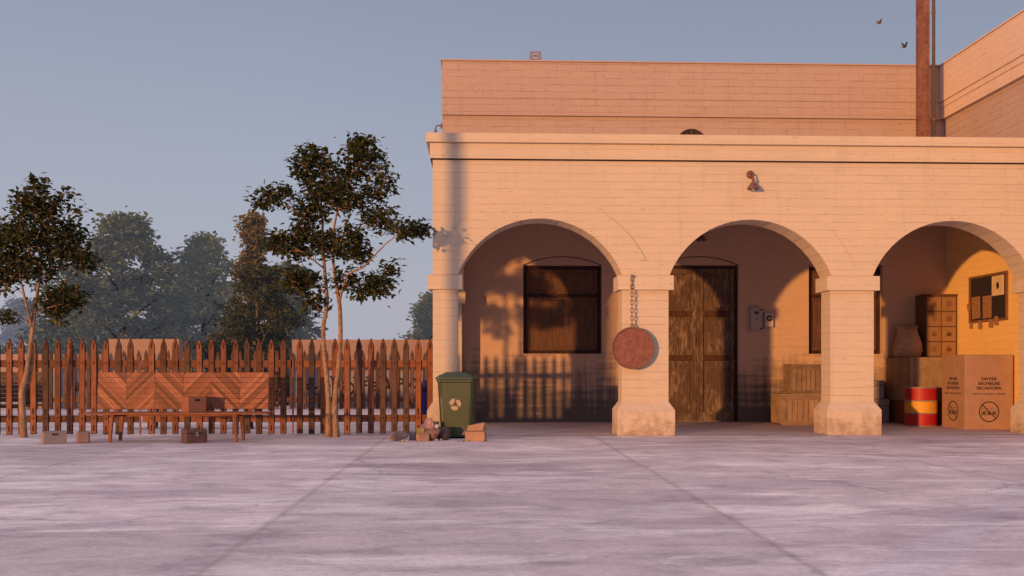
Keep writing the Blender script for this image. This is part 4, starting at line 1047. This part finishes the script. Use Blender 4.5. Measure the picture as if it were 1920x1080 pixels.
b.build('graffiti', M['ink'], t, recalc=False)
t = thing('yard_wall', 'salmon yard wall in two heights seen beyond the fence on the left', 'wall', (-11, 26.7, 0))
xa, xb, xc = fx(-60, 26.6)+11, fx(153, 26.6)+11, fx(253, 26.6)+11
b = MB(); b.box(xa, xb, 0, .25, 0, 1.55); b.build('low_length', M['brick_plain'], t)
b = MB(); b.box(xb+.002, xc, -.03, .28, 0, 1.99); b.build('tall_length', M['brick_plain'], t)
b = MB(); b.box(xa, xb-.002, -.006, -.002, .04, 1.0); b.box(xb+.004, xc, -.036, -.032, .04, 1.0); b.build('whitewash', M['whitewash'], t)
b = MB()
for i in range(7): scrawl(b, xb-.9+i*.34, r_.uniform(.5, .8), r_.uniform(.1, .22), 500+i, -.042)
b.build('graffiti', M['ink'], t, recalc=False)
# blue box by the corner of the building
t = thing('blue_bin', 'deep blue round topped bin behind the fence by the building corner', 'bin', (-1.06, 19.0, 0))
b = MB(); b.box(-.23, .23, -.2, .2, 0, .06); b.build('plinth', M['dark_pot'], t)
b = MB(); b.prism([(-.21, .061), (.21, .061), (.21, .70)]+[(.21*math.cos(R(a)), .70+.21*math.sin(R(a))) for a in range(15, 180, 15)]+[(-.21, .70)], -.19, .19); b.build('body', M['blue'], t, bevel=.01)
b = MB(); b.box(-.12, .12, -.198, -.191, .66, .74); b.build('opening', M['rubber'], t)

# ------------------------------------------------------------------ trees
def make_tree(name, label, loc, trunks, blobs, leaf_m, bark_m, leaf=.085, per=6, seed=1, twig=.007, sides=7, droop=.35, maxseg=.28, group=None, scatter=.07, cat='tree', dens=1.0):
    rr = random.Random(seed)
    t = thing(name, label, cat, loc, 0, group)
    tb = MB(); nodes = []
    for tr in trunks:
        pts = [Vector(p[:3]) for p in tr]; rad = [p[3] for p in tr]
        fine = []; fr = []
        for i in range(len(pts)-1):
            m_ = max(2, int((pts[i+1]-pts[i]).length/.16))
            for k in range(m_):
                u = k/m_; p0 = pts[max(i-1, 0)]; p1 = pts[i]; p2 = pts[i+1]; p3 = pts[min(i+2, len(pts)-1)]
                q = .5*((2*p1)+(p2-p0)*u+(2*p0-5*p1+4*p2-p3)*u*u+(3*p1-p0-3*p2+p3)*u*u*u)
                fine.append(q); fr.append(rad[i]*(1-u)+rad[i+1]*u)
        fine.append(pts[-1]); fr.append(rad[-1])
        tb.tube(fine, fr, sides)
        base = tr[0][2] < .1
        zmin = min(b_[2]-b_[5] for b_ in blobs)
        for p in fine:
            if not base or p.z > zmin*.8: nodes.append(p)
    at = []
    for bx_, by_, bz_, rx, ry, rz, n in blobs:
        for _ in range(int(n*dens)):
            while True:
                u = Vector((rr.uniform(-1, 1), rr.uniform(-1, 1), rr.uniform(-1, 1)))
                if u.length < 1: break
            at.append(Vector((bx_+u.x*rx, by_+u.y*ry, bz_+u.z*rz)))
    at.sort(key=lambda p: min((p-q).length_squared for q in nodes[::3]))
    lv = []; lf = []
    for p in at:
        best = min(nodes, key=lambda q: (q-p).length_squared + (2.0*max(0, q.z-p.z+.1)**2))
        d = p-best; L = d.length
        if L < .02: continue
        k = max(2, int(L/maxseg)+1); path = [best]
        for i in range(1, k+1):
            u = i/k; q = best+d*u; q.z += .10*L*math.sin(PI*u); q += Vector((rr.gauss(0, .02), rr.gauss(0, .02), rr.gauss(0, .015)))*min(1, L)
            path.append(q)
        r0 = twig*(1+min(L, 1.5)*1.1)
        tb.tube(path, [r0*(1-.75*i/k) for i in range(k+1)], 3 if L < .4 else 4, cap=False)
        nodes.extend(path[1:])
        dn = d.normalized()
        for j in range(per):
            u = 1-rr.random()**1.5*min(.9, .42/L+.12)
            i = min(k-1, int(u*k)); q = path[i].lerp(path[i+1], u*k-i)
            q = q+Vector((rr.gauss(0, scatter), rr.gauss(0, scatter), rr.gauss(0, scatter*.6)))
            ax = (dn*.5+Vector((rr.gauss(0, .8), rr.gauss(0, .8), rr.gauss(-droop, .35)))).normalized()
            up = Vector((rr.gauss(0, .45), rr.gauss(0, .45), 1)); sd = ax.cross(up)
            if sd.length < .05: continue
            sd.normalize(); nm = sd.cross(ax)
            l = leaf*rr.uniform(.7, 1.25); w2 = l*.32; o = len(lv)
            lv += [q, q+ax*l*.42+sd*w2+nm*l*.08, q+ax*l-nm*l*.10, q+ax*l*.42-sd*w2+nm*l*.08]
            lf += [(o, o+1, o+2), (o, o+2, o+3)]
    tb.build('trunk', bark_m, t, smooth=True, recalc=False)
    me = bpy.data.meshes.new('crown'); me.from_pydata([tuple(v) for v in lv], [], lf); me.materials.append(leaf_m)
    o = bpy.data.objects.new('crown', me); C.objects.link(o); o.parent = t
    return t
K = .004626
def ZB(x, y, dy=0, r=0): return ((x-418)*K, dy, (1121-y)*K, r)
def BB(x, y, rx, ry, n, dy=0): return ((x-418)*K, dy, (1121-y)*K, rx*K, max(rx, ry)*K*.8, ry*K, n)
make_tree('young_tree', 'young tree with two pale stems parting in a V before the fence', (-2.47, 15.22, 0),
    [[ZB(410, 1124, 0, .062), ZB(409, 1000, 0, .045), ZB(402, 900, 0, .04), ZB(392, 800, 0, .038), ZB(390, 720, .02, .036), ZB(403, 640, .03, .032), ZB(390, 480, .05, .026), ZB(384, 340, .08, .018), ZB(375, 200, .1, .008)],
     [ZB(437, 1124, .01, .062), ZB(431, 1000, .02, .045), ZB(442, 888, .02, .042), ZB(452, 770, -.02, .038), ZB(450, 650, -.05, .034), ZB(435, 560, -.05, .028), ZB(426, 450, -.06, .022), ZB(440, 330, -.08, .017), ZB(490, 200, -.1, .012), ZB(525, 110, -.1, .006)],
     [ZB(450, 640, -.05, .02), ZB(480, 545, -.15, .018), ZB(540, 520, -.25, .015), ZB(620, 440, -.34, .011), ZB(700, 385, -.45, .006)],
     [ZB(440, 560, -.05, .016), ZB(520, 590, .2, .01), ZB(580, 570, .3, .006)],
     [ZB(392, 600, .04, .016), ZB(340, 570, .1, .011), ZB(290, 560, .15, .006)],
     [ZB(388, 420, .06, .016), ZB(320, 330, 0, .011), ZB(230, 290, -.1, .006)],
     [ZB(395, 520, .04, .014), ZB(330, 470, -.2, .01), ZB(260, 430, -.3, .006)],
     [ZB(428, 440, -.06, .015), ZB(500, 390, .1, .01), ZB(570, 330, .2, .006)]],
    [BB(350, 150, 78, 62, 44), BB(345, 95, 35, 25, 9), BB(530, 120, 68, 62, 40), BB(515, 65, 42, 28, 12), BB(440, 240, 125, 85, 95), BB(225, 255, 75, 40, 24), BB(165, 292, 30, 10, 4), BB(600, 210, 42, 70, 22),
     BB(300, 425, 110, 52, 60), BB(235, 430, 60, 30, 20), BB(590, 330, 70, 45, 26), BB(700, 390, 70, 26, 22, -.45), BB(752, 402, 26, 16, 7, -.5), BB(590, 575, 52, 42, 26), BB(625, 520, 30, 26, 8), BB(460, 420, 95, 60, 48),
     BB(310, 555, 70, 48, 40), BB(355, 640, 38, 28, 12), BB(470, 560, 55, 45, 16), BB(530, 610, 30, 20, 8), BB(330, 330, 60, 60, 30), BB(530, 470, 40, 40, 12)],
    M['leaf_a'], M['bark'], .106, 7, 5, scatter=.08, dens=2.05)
def ZA(x, y, dy=0, r=0): return ((x-85)*K, dy, (1123-y)*K, r)
def BA(x, y, rx, ry, n, dy=0): return ((x-85-(x-120)*.12)*K, dy, (1123-y)*K, rx*.86*K, max(rx, ry)*K*.8, ry*K, n)
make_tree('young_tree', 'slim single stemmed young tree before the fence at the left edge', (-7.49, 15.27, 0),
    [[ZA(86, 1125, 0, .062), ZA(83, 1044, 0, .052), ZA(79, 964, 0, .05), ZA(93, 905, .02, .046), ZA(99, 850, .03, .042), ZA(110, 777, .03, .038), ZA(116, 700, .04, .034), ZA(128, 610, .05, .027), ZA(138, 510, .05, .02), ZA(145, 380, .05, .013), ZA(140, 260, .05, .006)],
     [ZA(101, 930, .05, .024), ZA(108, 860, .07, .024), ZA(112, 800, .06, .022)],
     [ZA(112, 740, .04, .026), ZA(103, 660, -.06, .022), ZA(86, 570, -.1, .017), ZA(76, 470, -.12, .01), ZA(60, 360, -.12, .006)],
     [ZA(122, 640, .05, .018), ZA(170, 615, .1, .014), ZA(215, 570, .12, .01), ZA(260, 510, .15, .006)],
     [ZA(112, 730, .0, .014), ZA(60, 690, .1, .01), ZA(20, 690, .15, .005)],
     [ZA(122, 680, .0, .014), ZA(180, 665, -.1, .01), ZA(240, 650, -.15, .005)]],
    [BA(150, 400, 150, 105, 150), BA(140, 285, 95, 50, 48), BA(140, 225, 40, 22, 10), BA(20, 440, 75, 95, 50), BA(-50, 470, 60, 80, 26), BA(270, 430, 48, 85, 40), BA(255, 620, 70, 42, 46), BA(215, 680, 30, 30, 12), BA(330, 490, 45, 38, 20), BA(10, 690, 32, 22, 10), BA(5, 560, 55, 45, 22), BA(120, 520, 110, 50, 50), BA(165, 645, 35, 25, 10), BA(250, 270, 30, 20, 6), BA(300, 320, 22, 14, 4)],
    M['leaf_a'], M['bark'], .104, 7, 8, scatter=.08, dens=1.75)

def big_tree(name, label, px, Y, ztop, wid, leaf_m, n, seed, leaf, shape='round', per=17, group='hazy trees beyond the yard', zlow=.12):
    rr = random.Random(seed); X = fx(px, Y); blobs = []; tr = []
    h = ztop
    tr.append([(0, 0, 0, h*.022), (rr.uniform(-.1, .1), 0, h*.3, h*.017), (rr.uniform(-.2, .2), 0, h*.6, h*.010), (rr.uniform(-.2, .2), 0, h*.9, h*.003)])
    for i in range(9):
        a = rr.uniform(0, 6.28); z = h*rr.uniform(.2, .65); q = wid*.38*rr.uniform(.6, 1)
        tr.append([(0, 0, z, h*.008), (q*.5*math.cos(a), q*.5*math.sin(a), z+h*.09, h*.005), (q*math.cos(a), q*math.sin(a), z+h*.15, h*.002)])
    m_ = 26
    for i in range(m_):
        u = (i+.5)/m_; z = h*(zlow+(.97-zlow)*u)
        if shape == 'round': wq = wid/2*(1.0 if u < .45 else (1-u)/.55*.85+.15)*rr.uniform(.7, 1.1)
        elif shape == 'bush': wq = wid/2*(1.0 if u < .4 else math.sqrt(max(.03, 1-((u-.4)/.62)**2)))*rr.uniform(.8, 1.05)
        elif shape == 'spire': wq = wid/2*((1.0 if u < .35 else 1.0-1.9*(u-.35)) if u < .72 else .22)*(1 if u < .72 else rr.uniform(.6, 1.3))
        else: wq = wid/2*(1-.75*u)
        for _ in range(3):
            a = rr.uniform(0, 6.28); q = wq*math.sqrt(rr.random())*.95
            s = wid*rr.uniform(.05, .15)*(1 if u < .75 else .6)
            blobs.append((q*math.cos(a), q*math.sin(a), z-.12*q, s*1.6, s*1.6, s*.5, max(2, int(n/(m_*3)))))
    return make_tree(name, label, (X, Y, 0), tr, blobs, leaf_m, M['bark_far'], leaf, per, seed, twig=.012, sides=6, maxseg=.8, group=group, scatter=leaf*.75, droop=.15)
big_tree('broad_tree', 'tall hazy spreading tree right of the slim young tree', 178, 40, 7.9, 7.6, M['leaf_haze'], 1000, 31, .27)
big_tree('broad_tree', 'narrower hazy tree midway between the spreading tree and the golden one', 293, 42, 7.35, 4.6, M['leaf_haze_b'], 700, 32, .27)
big_tree('cypress_tree', 'golden tipped tree with a slim spire top, behind the dense dark green tree', 360, 32, 6.6, 2.3, M['leaf_sun_gold'], 800, 33, .19, 'spire', 11, zlow=.06)
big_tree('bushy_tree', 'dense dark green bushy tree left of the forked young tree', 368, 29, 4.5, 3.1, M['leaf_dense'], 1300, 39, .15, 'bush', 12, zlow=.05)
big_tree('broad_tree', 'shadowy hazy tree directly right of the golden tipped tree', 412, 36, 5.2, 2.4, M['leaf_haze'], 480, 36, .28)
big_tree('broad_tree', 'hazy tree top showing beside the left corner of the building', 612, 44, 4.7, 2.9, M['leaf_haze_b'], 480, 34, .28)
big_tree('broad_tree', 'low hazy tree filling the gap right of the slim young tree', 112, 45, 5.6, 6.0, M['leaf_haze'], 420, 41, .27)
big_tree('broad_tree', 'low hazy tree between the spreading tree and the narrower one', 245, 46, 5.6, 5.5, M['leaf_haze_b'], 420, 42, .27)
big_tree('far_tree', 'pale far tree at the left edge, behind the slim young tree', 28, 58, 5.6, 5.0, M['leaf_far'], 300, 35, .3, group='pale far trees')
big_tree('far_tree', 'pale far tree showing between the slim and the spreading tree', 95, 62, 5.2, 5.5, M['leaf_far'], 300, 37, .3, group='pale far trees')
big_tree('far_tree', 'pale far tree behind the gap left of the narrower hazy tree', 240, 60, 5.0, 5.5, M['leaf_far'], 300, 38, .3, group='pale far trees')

# ------------------------------------------------------------------ utility poles out of frame (their shadows cross the yard and the front)
def upole(label, loc, h, r_, arm=True):
    t = thing('utility_pole', label, 'utility pole', loc, 0, 'utility poles beside the yard')
    b = MB(); b.tube([(0, 0, 0), (0, 0, h)], [r_*1.08, r_*.95], 14); b.build('pole_shaft', M['pole'], t, smooth=True)
    if arm:
        b = MB(); b.box(-.9, .9, -.05, .05, h-.5, h-.38); b.build('crossarm', M['pole'], t)
    return t
def back(x, y, d): return (x-math.sin(AZ)*d, y-math.cos(AZ)*d, 0)
upole('short bare wooden pole out of frame on the left', back(-.40, 15.36, 8.2), 5.75, .12, False)
upole('wooden utility pole out of frame behind the camera', back(2.3, 4.9, 8.5), 10, .19)
